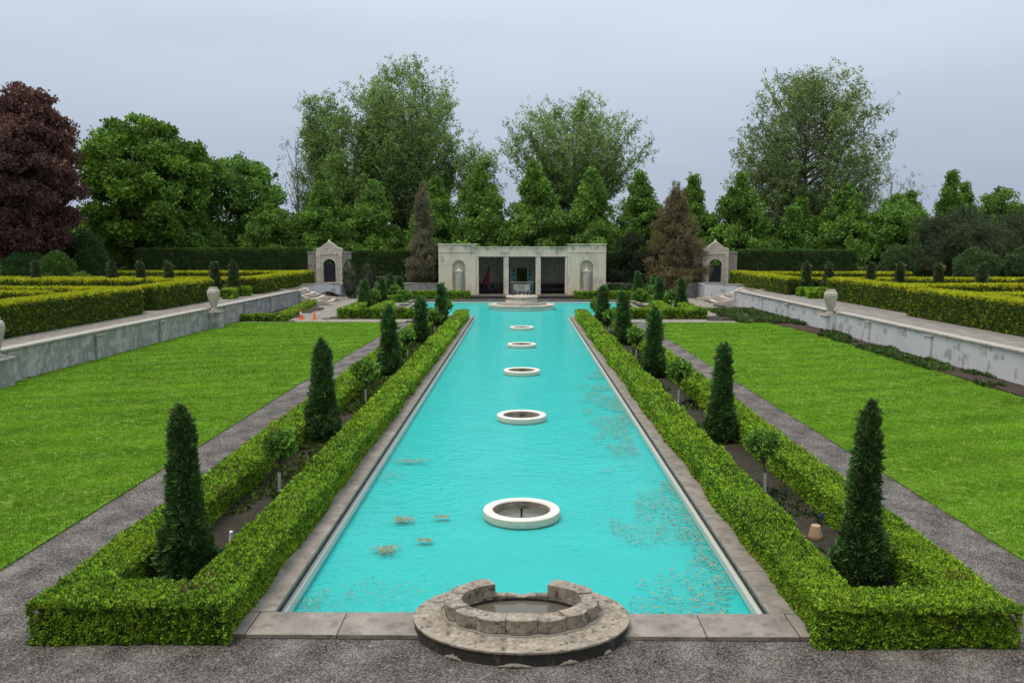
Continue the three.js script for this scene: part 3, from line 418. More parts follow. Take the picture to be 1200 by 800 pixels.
// ---------------------------------------------------------------- the viewing terrace and the house behind it
{
  const T = thing('viewing_terrace', 'raised stone viewing terrace facing the round stone basin', 'terrace'); mesh('wall', bx(-16, 16, -0.05, 3.2, -2.4, 4.2), M.house, T); mesh('paving', bx(-16.05, 16.05, 3.203, 3.28, -2.5, 4.2, 0.01), M.pave, T);
  for (let k = 0; k < 9; k++) mesh('buttress', bx(-15.4 + k * 3.85 - 0.35, -15.4 + k * 3.85 + 0.35, -0.05, 3.1, -2.6, -2.403, 0.02), M.house, T);
  const Hs = thing('garden_house', 'tall pale stone house rising behind the viewing terrace', 'house'); mesh('wall', bx(-15.5, 15.5, -0.05, 12.5, 4.3, 11), M.house, Hs); mesh('roof', new THREE.ConeGeometry(1, 1, 4).rotateY(Math.PI / 4).scale(23, 4.5, 6).translate(0, 14.85, 7.65), M.blackStone, Hs); mesh('cornice', bx(-15.8, 15.8, 12.1, 12.55, 3.9, 4.297, 0.03), M.house, Hs);
  for (const y of [4.2, 8.3]) for (let k = 0; k < 7; k++) { const x = -12.6 + k * 4.2, w = new THREE.Group(); w.name = 'window'; w.position.set(x, y, 4.29); Hs.add(w); mesh('frame', [bx(-0.75, 0.75, -0.1, 0.02, -0.08, 0), bx(-0.75, 0.75, 2.4, 2.5, -0.08, 0), bx(-0.75, -0.65, 0.023, 2.397, -0.08, 0), bx(0.65, 0.75, 0.023, 2.397, -0.08, 0), bx(-0.03, 0.03, 0.023, 2.397, -0.08, 0)], M.whitePaint, w); mesh('pane', bx(-0.645, 0.645, 0.024, 2.396, -0.03, -0.004), M.murky, w); }
}

// ---------------------------------------------------------------- the pool house
{
  const Z = -80, T = thing('pool_house', 'long pale stone pool house with three open bays and arched niches', 'pool house', null, [0, 0, Z]);
  const front = (x0, x1, top, nx) => {
    const f = new THREE.Shape(); f.moveTo(x0, 0.36); f.lineTo(x1, 0.36); f.lineTo(x1, top); f.lineTo(x0, top);
    const h = new THREE.Path(); h.moveTo(nx - 0.61, 0.75); h.lineTo(nx - 0.61, 2.98); h.absarc(nx, 2.98, 0.61, Math.PI, 0, true); h.lineTo(nx + 0.61, 0.75); f.holes.push(h);
    return triUV(new THREE.ExtrudeGeometry(f, { depth: 0.34, bevelEnabled: false, curveSegments: 20 }).translate(0, 0, -0.34), [8, 0]);
  };
  for (const [x0, x1, nx] of [[-7.80, -4.28, -5.90], [4.28, 7.86, 6.04]]) {
    mesh('wing', front(x0, x1, 5.02, nx), M.house, T);
    mesh('niche_back', bx(nx - 0.8, nx + 0.8, 0.5, 3.8, -0.55, -0.343), M.house, T);
    mesh('parapet_cap', bx(x0 - 0.06, x1 + 0.06, 5.023, 5.12, -0.62, 0.07, 0.012), M.house, T);
    mesh('band', bx(x0 + 0.05, x1 - 0.05, 4.32, 4.38, 0.003, 0.045), M.house, T);
    mesh('side_wall', bx(x0 + (x0 < 0 ? 0 : 3.28), x0 < 0 ? x0 + 0.3 : x1, 0.36, 5.02, -5.4, -0.345), M.house, T);
    mesh('inner_wall', bx(x0 < 0 ? x1 - 0.25 : x0, x0 < 0 ? x1 : x0 + 0.25, 0.36, 4.6, -5.4, -0.345), M.inner, T);
    mesh('niche_sill', bx(nx - 0.68, nx + 0.68, 0.68, 0.748, -0.33, 0.34, 0.01), M.house, T);
  }
  mesh('lintel', bx(-4.277, 4.277, 3.92, 4.76, -0.5, -0.02), M.house, T);
  mesh('lintel_cap', bx(-4.277, 4.277, 4.763, 4.85, -0.58, 0.05, 0.01), M.house, T);
  for (const x of [-1.47, 1.53]) { mesh('pillar', bx(x - 0.24, x + 0.24, 0.36, 3.917, -0.48, -0.04, 0.02), M.house, T); mesh('pillar_bracket', bx(x - 0.30, x + 0.30, 4.3, 4.75, -0.017, 0.03, 0.01), M.house, T); }
  for (const x of [-4.16, 4.16]) mesh('pillar', bx(x - 0.11, x + 0.11, 0.36, 3.917, -0.48, -0.045, 0.015), M.house, T);
  mesh('roof', bx(-7.7, 7.75, 4.5, 4.7, -5.7, -0.56), M.inner, T);
  mesh('floor', bx(-7.75, 7.8, -0.05, 0.355, -5.7, 0.25), M.pave, T);
  mesh('floor_edge', bx(-5.2, 5.2, 0.005, 0.30, 0.253, 0.9, 0.01), M.blackStone, T);
  mesh('back_wall', bx(-4.3, -1.15, 0.36, 4.5, -5.4, -5.1), M.inner, T); mesh('back_wall', bx(1.15, 4.3, 0.36, 4.5, -5.4, -5.1), M.inner, T); mesh('back_wall', bx(-1.147, 1.147, 2.75, 4.5, -5.4, -5.1), M.inner, T);
  mesh('bay_partition', bx(-1.6, -1.42, 0.36, 4.5, -5.1, -3.2), M.inner, T); mesh('bay_partition', bx(1.42, 1.6, 0.36, 4.5, -5.1, -3.2), M.inner, T);
  for (const s of [-1, 1]) { // open glazed door leaves
    const d = new THREE.Group(); d.name = 'door_leaf'; d.position.set(s * 0.82, 0.36, -3.15); T.add(d);
    for (const x of [-0.27, 0.23]) mesh('stile', bx(x, x + 0.05, 0, 2.4, 0, 0.05), M.blueWood, d); for (const y of [0, 0.75, 1.15, 1.55, 1.95, 2.35]) mesh('muntin', bx(-0.22, 0.23, y, y + 0.045, 0.003, 0.047), M.blueWood, d);
    for (let k = 0; k < 4; k++) mesh('pane', bx(-0.218, 0.228, 0.797 + k * 0.4, 1.147 + k * 0.4, 0.022, 0.028), M.glass, d); mesh('kick_panel', bx(-0.218, 0.228, 0.047, 0.748, 0.015, 0.035), M.blueWood, d);
  }
  for (const [x, s] of [[-5.90, 'grey wall'], [6.04, 'white wall']]) { // planters in the niches
    const P = thing('niche_planter', `white tapered stone planter with finial in the niche on the ${s} side`, 'planter', 'planters in the niches', [x, 0.75, Z - 0.02]);
    const tp = new THREE.CylinderGeometry(0.46, 0.34, 1.75, 4, 1).rotateY(Math.PI / 4); mesh('body', triUV(tp.translate(0, 0.88, 0)), M.pale, P); mesh('rim', bx(-0.37, 0.37, 1.758, 1.84, -0.37, 0.37, 0.015), M.pale, P);
    mesh('swag', new THREE.TorusGeometry(0.16, 0.025, 5, 14, Math.PI).rotateZ(Math.PI).translate(0, 1.45, 0.31), M.white, P);
    mesh('finial', lathe([[0.0001, 0.55], [0.05, 0.5], [0.07, 0.42], [0.04, 0.34], [0.16, 0.22], [0.2, 0.1], [0.3, 0.05], [0.31, 0.0]], 14).translate(0, 1.843, 0), M.urn, P);
  }
  const fy = 0.358;
  function chair(x, z, turn, m, label, group) { const c = thing('garden_chair', label, 'chair', group, [x, fy, Z + z], turn); mesh('seat', bx(-0.22, 0.22, 0.42, 0.46, -0.22, 0.22, 0.01), m, c); for (const a of [-1, 1]) for (const b of [-1, 1]) mesh('leg', bx(a * 0.2 - 0.018, a * 0.2 + 0.018, 0, 0.417, b * 0.2 - 0.018, b * 0.2 + 0.018), m, c); for (let k = -2; k <= 2; k++) mesh('back_slat', bx(k * 0.09 - 0.025, k * 0.09 + 0.025, 0.463, 0.9, -0.22, -0.195), m, c); mesh('top_rail', bx(-0.23, 0.23, 0.903, 0.96, -0.225, -0.19, 0.008), m, c); return c; }
  const tb = thing('garden_table', 'round white garden table in the middle bay of the pool house', 'table', null, [0, fy, Z - 1.6]); mesh('top', lathe([[0.0001, 0.74], [0.55, 0.74], [0.56, 0.72], [0.55, 0.70], [0.0001, 0.70]], 28), M.whitePaint, tb); mesh('column', lathe([[0.05, 0.7], [0.04, 0.3], [0.09, 0.06], [0.28, 0.02], [0.28, 0]], 16), M.whitePaint, tb);
  chair(-0.55, -0.95, 2.7, M.whitePaint, 'white slatted chair by the garden table, nearest the first pillar', 'white chairs in the middle bay'); chair(0.5, -0.95, 3.5, M.whitePaint, 'white slatted chair by the garden table, nearest the second pillar', 'white chairs in the middle bay');
  for (const [x, t, n] of [[-1.0, 1.2, 'first'], [1.05, -1.2, 'second']]) chair(x, -1.7, t, M.blackMetal, `dark slatted chair beside the white garden table, by the ${n} pillar`, 'dark chairs in the middle bay');
  for (const [x, z, t, n] of [[-3.0, -1.2, 2.9, 'first'], [-2.5, -1.4, 3.3, 'second'], [-3.5, -1.5, 2.2, 'third'], [-2.05, -1.7, 3.8, 'fourth']]) chair(x, z, t, M.blackMetal, `dark chair huddled beside the red parasol, ${n} in the group`, 'dark chairs in the bay of the red parasol');
  const um = thing('closed_parasol', 'closed dark red parasol leaning in the pool house bay', 'parasol', null, [-3.65, fy, Z - 1.9]); um.rotation.z = -0.2; mesh('pole', new THREE.CylinderGeometry(0.025, 0.025, 2.6, 8).translate(0, 1.3, 0), M.darkWood, um);
  { const g = lathe([[0.02, 2.75], [0.07, 2.6], [0.17, 1.8], [0.27, 1.0], [0.25, 0.85], [0.1, 0.8]], 24), p = g.attributes.position; for (let i = 0; i < p.count; i++) { const a = Math.atan2(p.getZ(i), p.getX(i)), f = 1 + 0.22 * Math.sin(a * 6); p.setX(i, p.getX(i) * f); p.setZ(i, p.getZ(i) * f); } g.computeVertexNormals(); mesh('canopy', g, M.red, um); }
  const cb = thing('storage_crate', 'dark wooden crate in the bay of the red parasol', 'crate', null, [-1.98, fy, Z - 2.6]); mesh('body', bx(-0.32, 0.32, 0.02, 0.8, -0.35, 0.35, 0.02), M.darkWood, cb); mesh('lid', bx(-0.34, 0.34, 0.803, 0.86, -0.37, 0.37, 0.015), M.darkWood, cb);
  const bn = thing('long_bench', 'long dark wooden bench in the empty bay of the pool house', 'bench', null, [2.9, fy, Z - 2.9]); mesh('seat', bx(-1.15, 1.15, 0.44, 0.5, -0.3, 0.3, 0.01), M.darkWood, bn); for (let k = 0; k < 4; k++) mesh('back_rail', bx(-1.15, 1.15, 0.56 + k * 0.1, 0.63 + k * 0.1, -0.3, -0.26), M.darkWood, bn); for (const x of [-1.1, 0, 1.1]) for (const z of [-0.27, 0.27]) mesh('leg', bx(x - 0.04, x + 0.04, 0, 0.437, z - 0.03, z + 0.03), M.darkWood, bn); mesh('apron', bx(-1.05, 1.05, 0.28, 0.436, 0.2, 0.24), M.darkWood, bn);
}
// small things at the far end
for (const [x, h, lab] of [[-14.85, 0.66, 'tall orange traffic cone with white band on the paving'], [-13.95, 0.52, 'small red-orange traffic cone beside the taller one']]) { const T = thing('traffic_cone', lab, 'traffic cone', 'traffic cones by the paving edge', [x, 0.045, -57.0]); mesh('base', bx(-h * 0.3, h * 0.3, 0, 0.035, -h * 0.3, h * 0.3, 0.012), M.orange, T); const r = y => h * lerp(0.19, 0.045, y); for (const [n, a, b, m] of [['cone', 0.05, 0.52, M.orange], ['collar', 0.52, 0.72, h > 0.6 ? M.reflect : M.orange], ['tip', 0.72, 1, M.orange]]) mesh(n, lathe([[r(a), h * a + 0.001], [r(b), h * b - 0.001]], 20), m, T); }
{ const T = thing('flower_pot', 'upturned terracotta flower pot on the soil beside the cypress', 'flower pot', null, [5.0, 0.045, -14.1]); T.scale.setScalar(0.86); mesh('body', lathe([[0.0001, 0.27], [0.085, 0.27], [0.092, 0.262], [0.13, 0.08]], 28), M.terracotta, T); mesh('rim', lathe([[0.135, 0.08], [0.142, 0.075], [0.145, 0.005], [0.13, 0], [0.125, 0.07]], 28), M.terracotta, T); }
{ const T = thing('plant_marker', 'small blue plant marker behind the upturned flower pot', 'plant marker', null, [5.18, 0.045, -14.35]); mesh('stake', bx(-0.008, 0.008, 0, 0.3, -0.008, 0.008), M.darkWood, T); mesh('tag', bx(-0.035, 0.035, 0.28, 0.36, 0.0085, 0.014, 0.002), mat({ rgb: [0.03, 0.04, 0.25] }), T); }
{ const T = thing('white_stake', 'short white stake in the soil behind the first cypress', 'stake', null, [-4.75, 0.045, -13.4]); mesh('post', taper([V(0, 0, 0), V(0.02, 0.3, 0)], [0.035, 0.03], 8), M.whitePaint, T); mesh('cap', new THREE.SphereGeometry(0.034, 10, 6).translate(0.02, 0.305, 0), M.whitePaint, T); }
{ const T = thing('hose_pile', 'heap of black hoses and pipes below the pale stair wall', 'hoses', null, [-17.4, 0.05, -78.2]); const R = rng(91); for (let k = 0; k < 9; k++) { const c = new THREE.CatmullRomCurve3([V(-1.1 + R() * 0.6, 0.15 + R() * 0.5, -0.3 + R() * 0.4), V(-0.4, 0.25 + R() * 0.45, R() * 0.5 - 0.2), V(0.4, 0.1 + R() * 0.4, R() * 0.5 - 0.2), V(0.9 + R() * 0.5, 0.06 + R() * 0.15, R() * 0.6 - 0.2)]); mesh('hose', new THREE.TubeGeometry(c, 14, 0.05, 6), M.hose, T); } }
{ const T = thing('garden_trellis', 'weathered wooden trellis frame on a white plinth behind the parterre', 'trellis', null, [-13.0, 0, -81.6]); mesh('plinth', bx(-0.75, -0.35, 0, 1.1, -0.2, 0.2, 0.02), M.pale, T); mesh('plinth', bx(0.35, 0.75, 0, 1.1, -0.2, 0.2, 0.02), M.pale, T); const w = mat({ rgb: [0.2, 0.17, 0.13] }); mesh('beam', bx(-1.0, 1.0, 1.103, 1.2, -0.12, 0.12), w, T); mesh('top_rail', bx(-1.0, 1.0, 1.95, 2.03, -0.06, 0.06), w, T); for (let k = 0; k < 7; k++) mesh('slat', bx(-0.9 + k * 0.3 - 0.02, -0.9 + k * 0.3 + 0.02, 1.203, 1.947, -0.02, 0.02), w, T); }

// ---------------------------------------------------------------- hedges
const boxSprigs = [sprig(21, 11, 0.024, 0.0145, 0.2, 1.35, 0.05), sprig(22, 9, 0.034, 0.0155, 0.1, 1.15, 0.055)];
const yewSprigs = [sprig(23, 9, 0.044, 0.014, 0.15, 1.2, 0.035), sprig(24, 10, 0.044, 0.013, 0.0, 1.0, 0.04)];
let hseed = 1000;
function hedge(boxes, o) {
  // boxes: [x0, x1, z0, z1, y0, y1]; surface sprigs over a dark twiggy core; young shoots where the shears left new growth
  const T = thing('clipped_hedge', o.label, 'hedge', o.group, o.pos || [0, 0, 0], o.turn || 0), R = rng(hseed++), I = new Inst(hseed), J = new Inst(hseed + 500);
  const ca = Math.cos(o.turn || 0), sa = Math.sin(o.turn || 0), px = (o.pos || [0, 0, 0])[0], pz = (o.pos || [0, 0, 0])[2], py = (o.pos || [0, 0, 0])[1];
  mesh('branches', boxes.map(b => bx(b[0] + 0.10, b[1] - 0.10, b[4], b[5] - 0.12, b[2] + 0.10, b[3] - 0.10)), o.core || M.core, T);
  const inside = (x, y, z, me) => boxes.some(b => b !== me && x > b[0] - 0.01 && x < b[1] + 0.01 && z > b[2] - 0.01 && z < b[3] + 0.01 && y < b[5] + 0.005 && y > b[4] - 0.01);
  const young = o.young ?? 0.75, sideYoung = o.sideYoung ?? 0.06;
  for (const b of boxes) {
    const [x0, x1, z0, z1, y0, y1] = b, nX = Math.max(1, Math.ceil((x1 - x0) / 2)), nZ = Math.max(1, Math.ceil((z1 - z0) / 2));
    for (let ix = 0; ix < nX; ix++) for (let iz = 0; iz < nZ; iz++) {
      const a0 = lerp(x0, x1, ix / nX), a1 = lerp(x0, x1, (ix + 1) / nX), c0 = lerp(z0, z1, iz / nZ), c1 = lerp(z0, z1, (iz + 1) / nZ);
      const mx = (a0 + a1) / 2, mz = (c0 + c1) / 2, wx = px + mx * ca + mz * sa, wz = pz - mx * sa + mz * ca, d = dist(wx, py + y1, wz), s = clamp(d / (o.lod || 13), 1, o.maxS || 3.4), den = (o.den || 1700) / (s * s);
      const faces = [[0, 1, 0, (a1 - a0) * (c1 - c0)]];
      if (ix === 0) faces.push([-1, 0, 0, (c1 - c0) * (y1 - y0)]); if (ix === nX - 1) faces.push([1, 0, 0, (c1 - c0) * (y1 - y0)]);
      if (iz === 0) faces.push([0, 0, -1, (a1 - a0) * (y1 - y0)]); if (iz === nZ - 1) faces.push([0, 0, 1, (a1 - a0) * (y1 - y0)]);
      for (const [nx, ny, nz, area] of faces) {
        let n = area * den; n = Math.floor(n) + (R() < n % 1 ? 1 : 0); if (!ny && !o.turn && nx * ((nx > 0 ? x1 : x0) - CAM.x) + nz * ((nz > 0 ? z1 : z0) - CAM.z) > 0) n = Math.floor(n * 0.2);
        for (let k = 0; k < n; k++) {
          let x = nx ? (nx > 0 ? x1 : x0) : lerp(a0, a1, R()), z = nz ? (nz > 0 ? z1 : z0) : lerp(c0, c1, R()), y = ny ? y1 : lerp(y0 + 0.01, y1, R());
          if (inside(x + nx * 0.02, y + ny * 0.02 - 0.015, z + nz * 0.02, b)) continue;
          const u = (noise3((x + px) * 1.1 + 40, y * 1.3, (z + pz) * 1.1) - 0.5) * (o.rough || 0.11) + (noise3((x + px) * 5, y * 5, (z + pz) * 5) - 0.5) * (o.fuzz || 0.035) * Math.sqrt(s) - 0.02 - R() * 0.03;
          x += nx * u; y += ny * u; z += nz * u;
          const e = ny ? Math.min(x - x0, x1 - x, z - z0, z1 - z) : y1 - y; if (e < 0.05 && ny) y -= (0.05 - e) * 0.5;
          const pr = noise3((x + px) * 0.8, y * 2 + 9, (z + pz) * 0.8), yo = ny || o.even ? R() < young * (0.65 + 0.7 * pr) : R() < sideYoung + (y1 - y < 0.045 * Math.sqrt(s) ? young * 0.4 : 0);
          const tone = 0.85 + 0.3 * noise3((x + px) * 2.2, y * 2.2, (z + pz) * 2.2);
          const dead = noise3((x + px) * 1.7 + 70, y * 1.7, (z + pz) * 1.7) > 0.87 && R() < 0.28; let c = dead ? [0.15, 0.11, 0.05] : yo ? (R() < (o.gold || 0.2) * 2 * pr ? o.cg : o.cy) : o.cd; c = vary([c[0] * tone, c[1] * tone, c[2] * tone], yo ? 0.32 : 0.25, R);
          (yo ? J : I).add(x, y, z, nx + (R() - 0.5) * 1.1, ny + (R() - 0.5) * 0.9 + 0.25, nz + (R() - 0.5) * 1.1, s * (0.8 + 0.55 * R()), c);
        }
      }
    }
  }
  const gs = o.geo || boxSprigs; I.build('foliage', gs[0], M.tight, T); J.build('young_shoots', gs[1], M.tight, T); return T;
}
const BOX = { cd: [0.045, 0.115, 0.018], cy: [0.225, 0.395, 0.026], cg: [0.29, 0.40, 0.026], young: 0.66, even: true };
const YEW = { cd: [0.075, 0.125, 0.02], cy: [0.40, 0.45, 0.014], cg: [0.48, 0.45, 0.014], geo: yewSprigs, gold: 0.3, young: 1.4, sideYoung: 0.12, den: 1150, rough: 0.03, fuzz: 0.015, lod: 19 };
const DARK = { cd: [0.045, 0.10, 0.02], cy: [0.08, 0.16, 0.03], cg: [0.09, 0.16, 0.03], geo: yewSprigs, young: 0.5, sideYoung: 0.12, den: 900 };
// low box hedges round the two poolside beds
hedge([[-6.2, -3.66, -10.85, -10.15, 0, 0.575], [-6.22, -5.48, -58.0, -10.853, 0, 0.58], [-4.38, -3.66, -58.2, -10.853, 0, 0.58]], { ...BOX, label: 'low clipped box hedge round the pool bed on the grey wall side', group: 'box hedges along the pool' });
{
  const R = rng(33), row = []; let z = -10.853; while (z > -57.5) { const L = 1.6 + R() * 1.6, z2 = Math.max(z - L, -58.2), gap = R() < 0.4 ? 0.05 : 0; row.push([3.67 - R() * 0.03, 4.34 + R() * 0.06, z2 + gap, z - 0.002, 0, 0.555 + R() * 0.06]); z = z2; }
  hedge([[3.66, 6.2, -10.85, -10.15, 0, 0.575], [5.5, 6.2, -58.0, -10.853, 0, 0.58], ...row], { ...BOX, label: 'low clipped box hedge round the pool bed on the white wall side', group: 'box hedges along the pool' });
}
// parterre hedges at the far end
for (const s of [-1, 1]) {
  const X = (a, b) => s < 0 ? [-b, -a] : [a, b], n = sideName[s], P = { ...BOX, group: 'parterre hedges beside the pool end' };
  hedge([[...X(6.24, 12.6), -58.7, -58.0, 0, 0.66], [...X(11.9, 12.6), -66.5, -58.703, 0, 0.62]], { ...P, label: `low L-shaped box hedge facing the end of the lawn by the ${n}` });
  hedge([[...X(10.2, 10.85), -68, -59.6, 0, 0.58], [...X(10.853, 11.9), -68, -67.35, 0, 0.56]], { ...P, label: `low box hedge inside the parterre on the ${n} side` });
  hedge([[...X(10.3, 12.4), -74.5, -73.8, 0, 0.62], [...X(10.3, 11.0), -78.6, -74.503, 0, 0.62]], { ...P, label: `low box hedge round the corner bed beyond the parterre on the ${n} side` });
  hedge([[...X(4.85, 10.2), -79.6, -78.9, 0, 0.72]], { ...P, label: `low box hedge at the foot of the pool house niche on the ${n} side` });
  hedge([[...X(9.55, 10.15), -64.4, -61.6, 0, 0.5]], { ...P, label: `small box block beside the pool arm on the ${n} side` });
}
hedge([[-18.5, -15.7, -56.4, -55.75, 0, 0.42]], { ...BOX, cd: [0.06, 0.06, 0.018], label: 'short brownish hedge at the lawn end against the grey wall', group: 'brownish low hedges' });
hedge([[-0.28, 0.28, -14.6, 0, 0, 0.42]], { ...BOX, cd: [0.065, 0.06, 0.02], pos: [-16.0, 0, -56.42], turn: 0.105, label: 'low brownish hedge running from the lawn end to the grey wall stair', group: 'brownish low hedges' });
// upper terraces: yew parterres with golden new growth
const UG = 'yew hedges on the upper terraces', y0 = 1.25;
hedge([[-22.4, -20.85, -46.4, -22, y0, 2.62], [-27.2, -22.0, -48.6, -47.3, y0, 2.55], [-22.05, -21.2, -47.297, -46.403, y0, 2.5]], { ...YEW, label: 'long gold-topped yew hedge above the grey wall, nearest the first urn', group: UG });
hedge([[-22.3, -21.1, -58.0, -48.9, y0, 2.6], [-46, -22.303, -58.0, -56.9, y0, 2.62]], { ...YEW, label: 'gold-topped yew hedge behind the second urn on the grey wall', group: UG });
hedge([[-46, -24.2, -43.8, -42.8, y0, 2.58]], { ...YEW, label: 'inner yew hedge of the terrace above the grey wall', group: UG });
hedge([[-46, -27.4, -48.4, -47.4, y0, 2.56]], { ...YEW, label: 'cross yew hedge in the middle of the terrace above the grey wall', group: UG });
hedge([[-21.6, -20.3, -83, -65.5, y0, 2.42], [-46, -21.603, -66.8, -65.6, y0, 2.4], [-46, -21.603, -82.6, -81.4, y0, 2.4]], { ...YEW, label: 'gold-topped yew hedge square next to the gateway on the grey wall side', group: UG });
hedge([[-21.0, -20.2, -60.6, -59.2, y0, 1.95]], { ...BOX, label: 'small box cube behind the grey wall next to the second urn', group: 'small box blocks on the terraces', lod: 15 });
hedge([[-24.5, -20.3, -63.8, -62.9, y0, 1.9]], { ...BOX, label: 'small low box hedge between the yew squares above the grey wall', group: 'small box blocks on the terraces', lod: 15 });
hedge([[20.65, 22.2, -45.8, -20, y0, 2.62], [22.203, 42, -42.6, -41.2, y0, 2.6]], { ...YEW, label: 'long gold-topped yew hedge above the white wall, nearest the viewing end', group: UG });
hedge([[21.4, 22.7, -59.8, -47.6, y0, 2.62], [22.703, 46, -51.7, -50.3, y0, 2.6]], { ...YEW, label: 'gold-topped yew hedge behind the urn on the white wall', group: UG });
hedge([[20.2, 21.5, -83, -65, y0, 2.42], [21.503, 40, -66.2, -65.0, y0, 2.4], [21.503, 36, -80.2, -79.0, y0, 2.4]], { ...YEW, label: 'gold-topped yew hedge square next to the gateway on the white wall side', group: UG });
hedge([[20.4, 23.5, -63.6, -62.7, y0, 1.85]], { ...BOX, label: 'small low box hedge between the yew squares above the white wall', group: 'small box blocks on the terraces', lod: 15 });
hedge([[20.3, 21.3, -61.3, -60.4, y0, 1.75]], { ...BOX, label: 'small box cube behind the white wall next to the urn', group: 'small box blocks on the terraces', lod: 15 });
// tall clipped hedges closing the garden
const TG = 'tall clipped hedges at the garden end';
hedge([[-38.5, -21.2, -86.0, -84.7, y0, 4.58]], { ...DARK, label: 'tall dark clipped hedge between the copper tree and the gateway', group: TG, lod: 18, rough: 0.05 });
hedge([[-16.8, -8.2, -86.0, -84.8, y0, 4.35]], { ...DARK, label: 'tall dark clipped hedge between gateway and pool house, behind the trellis', group: TG, lod: 18 });
hedge([[21.2, 33.0, -86.0, -84.7, y0, 4.42]], { ...DARK, label: 'tall dark clipped hedge next to the gateway on the white wall side', group: TG, lod: 18, rough: 0.05 });
hedge([[8.4, 16.8, -86.0, -84.8, y0, 4.2]], { ...DARK, label: 'tall dark clipped hedge behind the brown bushy conifer', group: TG, lod: 18 });
hedge([[-7.6, 7.6, -89.2, -88.0, y0, 4.1]], { ...DARK, label: 'tall clipped hedge glimpsed through the back door of the pool house', group: TG, lod: 18 });
hedge([[38.6, 46.5, -91.2, -90, y0, 4.65]], { ...DARK, label: 'tall dark clipped hedge in front of the spreading dark yew', group: TG, lod: 18 });
hedge([[-44.5, -41.3, -84, -82.8, y0, 5.3]], { ...DARK, label: 'tall dark clipped hedge block under the copper-leaved tree', group: TG, lod: 18 });

// ---------------------------------------------------------------- cypresses and clipped standards
const spray = [sprig(31, 9, 0.085, 0.022, 0.0, 0.8, 0.05), sprig(32, 9, 0.085, 0.022, 0.0, 0.8, 0.05)];
let cseed = 3000;
function cypress(x, y, z, h, wide, label, group, o = {}) {
  const T = thing('cypress', label, 'cypress', group, [x, y, z]), R = rng(cseed++), I = [new Inst(cseed), new Inst(cseed + 700)], d = dist(x, y + h / 2, z), s = clamp(d / 14, 1, 3.2), k = wide;
  const lx = (R() - 0.5) * 0.10, lz = (R() - 0.5) * 0.06, ax = t => lx * t * t * h * 0.4, az = t => lz * t * t * h * 0.4, bulge = R() * 6.28;
  const prof = []; for (let i = 0; i <= 10; i++) prof.push([Math.max(0.015, coneProfile(i / 10) * k - 0.085 * (1 - i / 14)), i / 10 * (h - 0.12) + 0.08]);
  mesh('trunk', taper([V(0, -0.05, 0), V(ax(0.5), h * 0.5, az(0.5)), V(ax(0.95), h * 0.93, az(0.95))], [0.05, 0.03, 0.01], 7), M.bark, T);
  const core = lathe(prof.filter(p => p[0] > 0.0), 12), cp = core.attributes.position; for (let i = 0; i < cp.count; i++) { const t = cp.getY(i) / h; cp.setX(i, cp.getX(i) + ax(t)); cp.setZ(i, cp.getZ(i) + az(t)); } mesh('inner_twigs', core, M.coreBrown, T);
  const area = 1.4 * h * k, n = Math.floor(area * 1900 / (s * s));
  for (let i = 0; i < n; i++) {
    let t = R(); if (R() > coneProfile(t) / 0.36 * 0.75 + 0.25) t *= R(); const a = R() * 6.2832;
    const lump = 0.52 + 0.60 * noise3(Math.cos(a) * 1.6 + x, t * h * 2.6, Math.sin(a) * 1.6 + z) + 0.52 * noise3(Math.cos(a) * 4 + x, t * h * 7, Math.sin(a) * 4 + z) + 0.05 * Math.sin(a + bulge) , r = coneProfile(t) * k * lump - R() * R() * 0.07 + (R() < 0.08 ? 0.07 * R() : 0), yy = t * h * (0.97 + 0.05 * noise3(a, x, z)) + 0.02;
    const cx = Math.cos(a), cz = Math.sin(a), tone = 0.7 + 0.6 * noise3(cx * 3 + x, yy * 3, cz * 3 + z);
    const br = R() < 0.05; const c = br ? [0.10, 0.085, 0.04] : vary([0.08 * tone, (o.g || 0.165) * tone, 0.045 * tone], 0.4, R);
    I[i & 1].add(cx * r + ax(t), yy, cz * r + az(t), cx * 0.8 + (R() - 0.5) * 0.7, 0.75 + (R() - 0.5) * 0.6, cz * 0.8 + (R() - 0.5) * 0.7, s * (0.6 + 0.9 * R() * R()) * (t > 0.9 ? 0.8 : 1), c);
  }
  I.forEach((q, i) => q.build('foliage', spray[i], M.tight, T)); return T;
}
const broad = [sprig(41, 9, 0.075, 0.045, 0.2, 1.4, 0.07), sprig(42, 9, 0.075, 0.045, 0.2, 1.4, 0.07)];
function ball(T, cx, cy, cz, rx, ry, wx, wz, cols, I, R, s, den, low = -0.55) { const n = Math.floor(4 * Math.PI * rx * (rx + ry) / 2 * den / (s * s)); for (let i = 0; i < n; i++) { const u = lerp(low, 1, R()), a = R() * 6.2832, q = Math.sqrt(1 - u * u), nx = q * Math.cos(a), nz = q * Math.sin(a), l = 0.68 + 0.6 * noise3(nx * 2.2 + wx, u * 2.2, nz * 2.2 + wz) - R() * R() * 0.3; I[i & 1].add(cx + nx * rx * l, cy + u * ry * l, cz + nz * rx * l, nx + (R() - 0.5), u + 0.3 + (R() - 0.5), nz + (R() - 0.5), s * (0.7 + 0.6 * R()), vary(cols[Math.floor(R() * cols.length)], 0.28, R)); } }
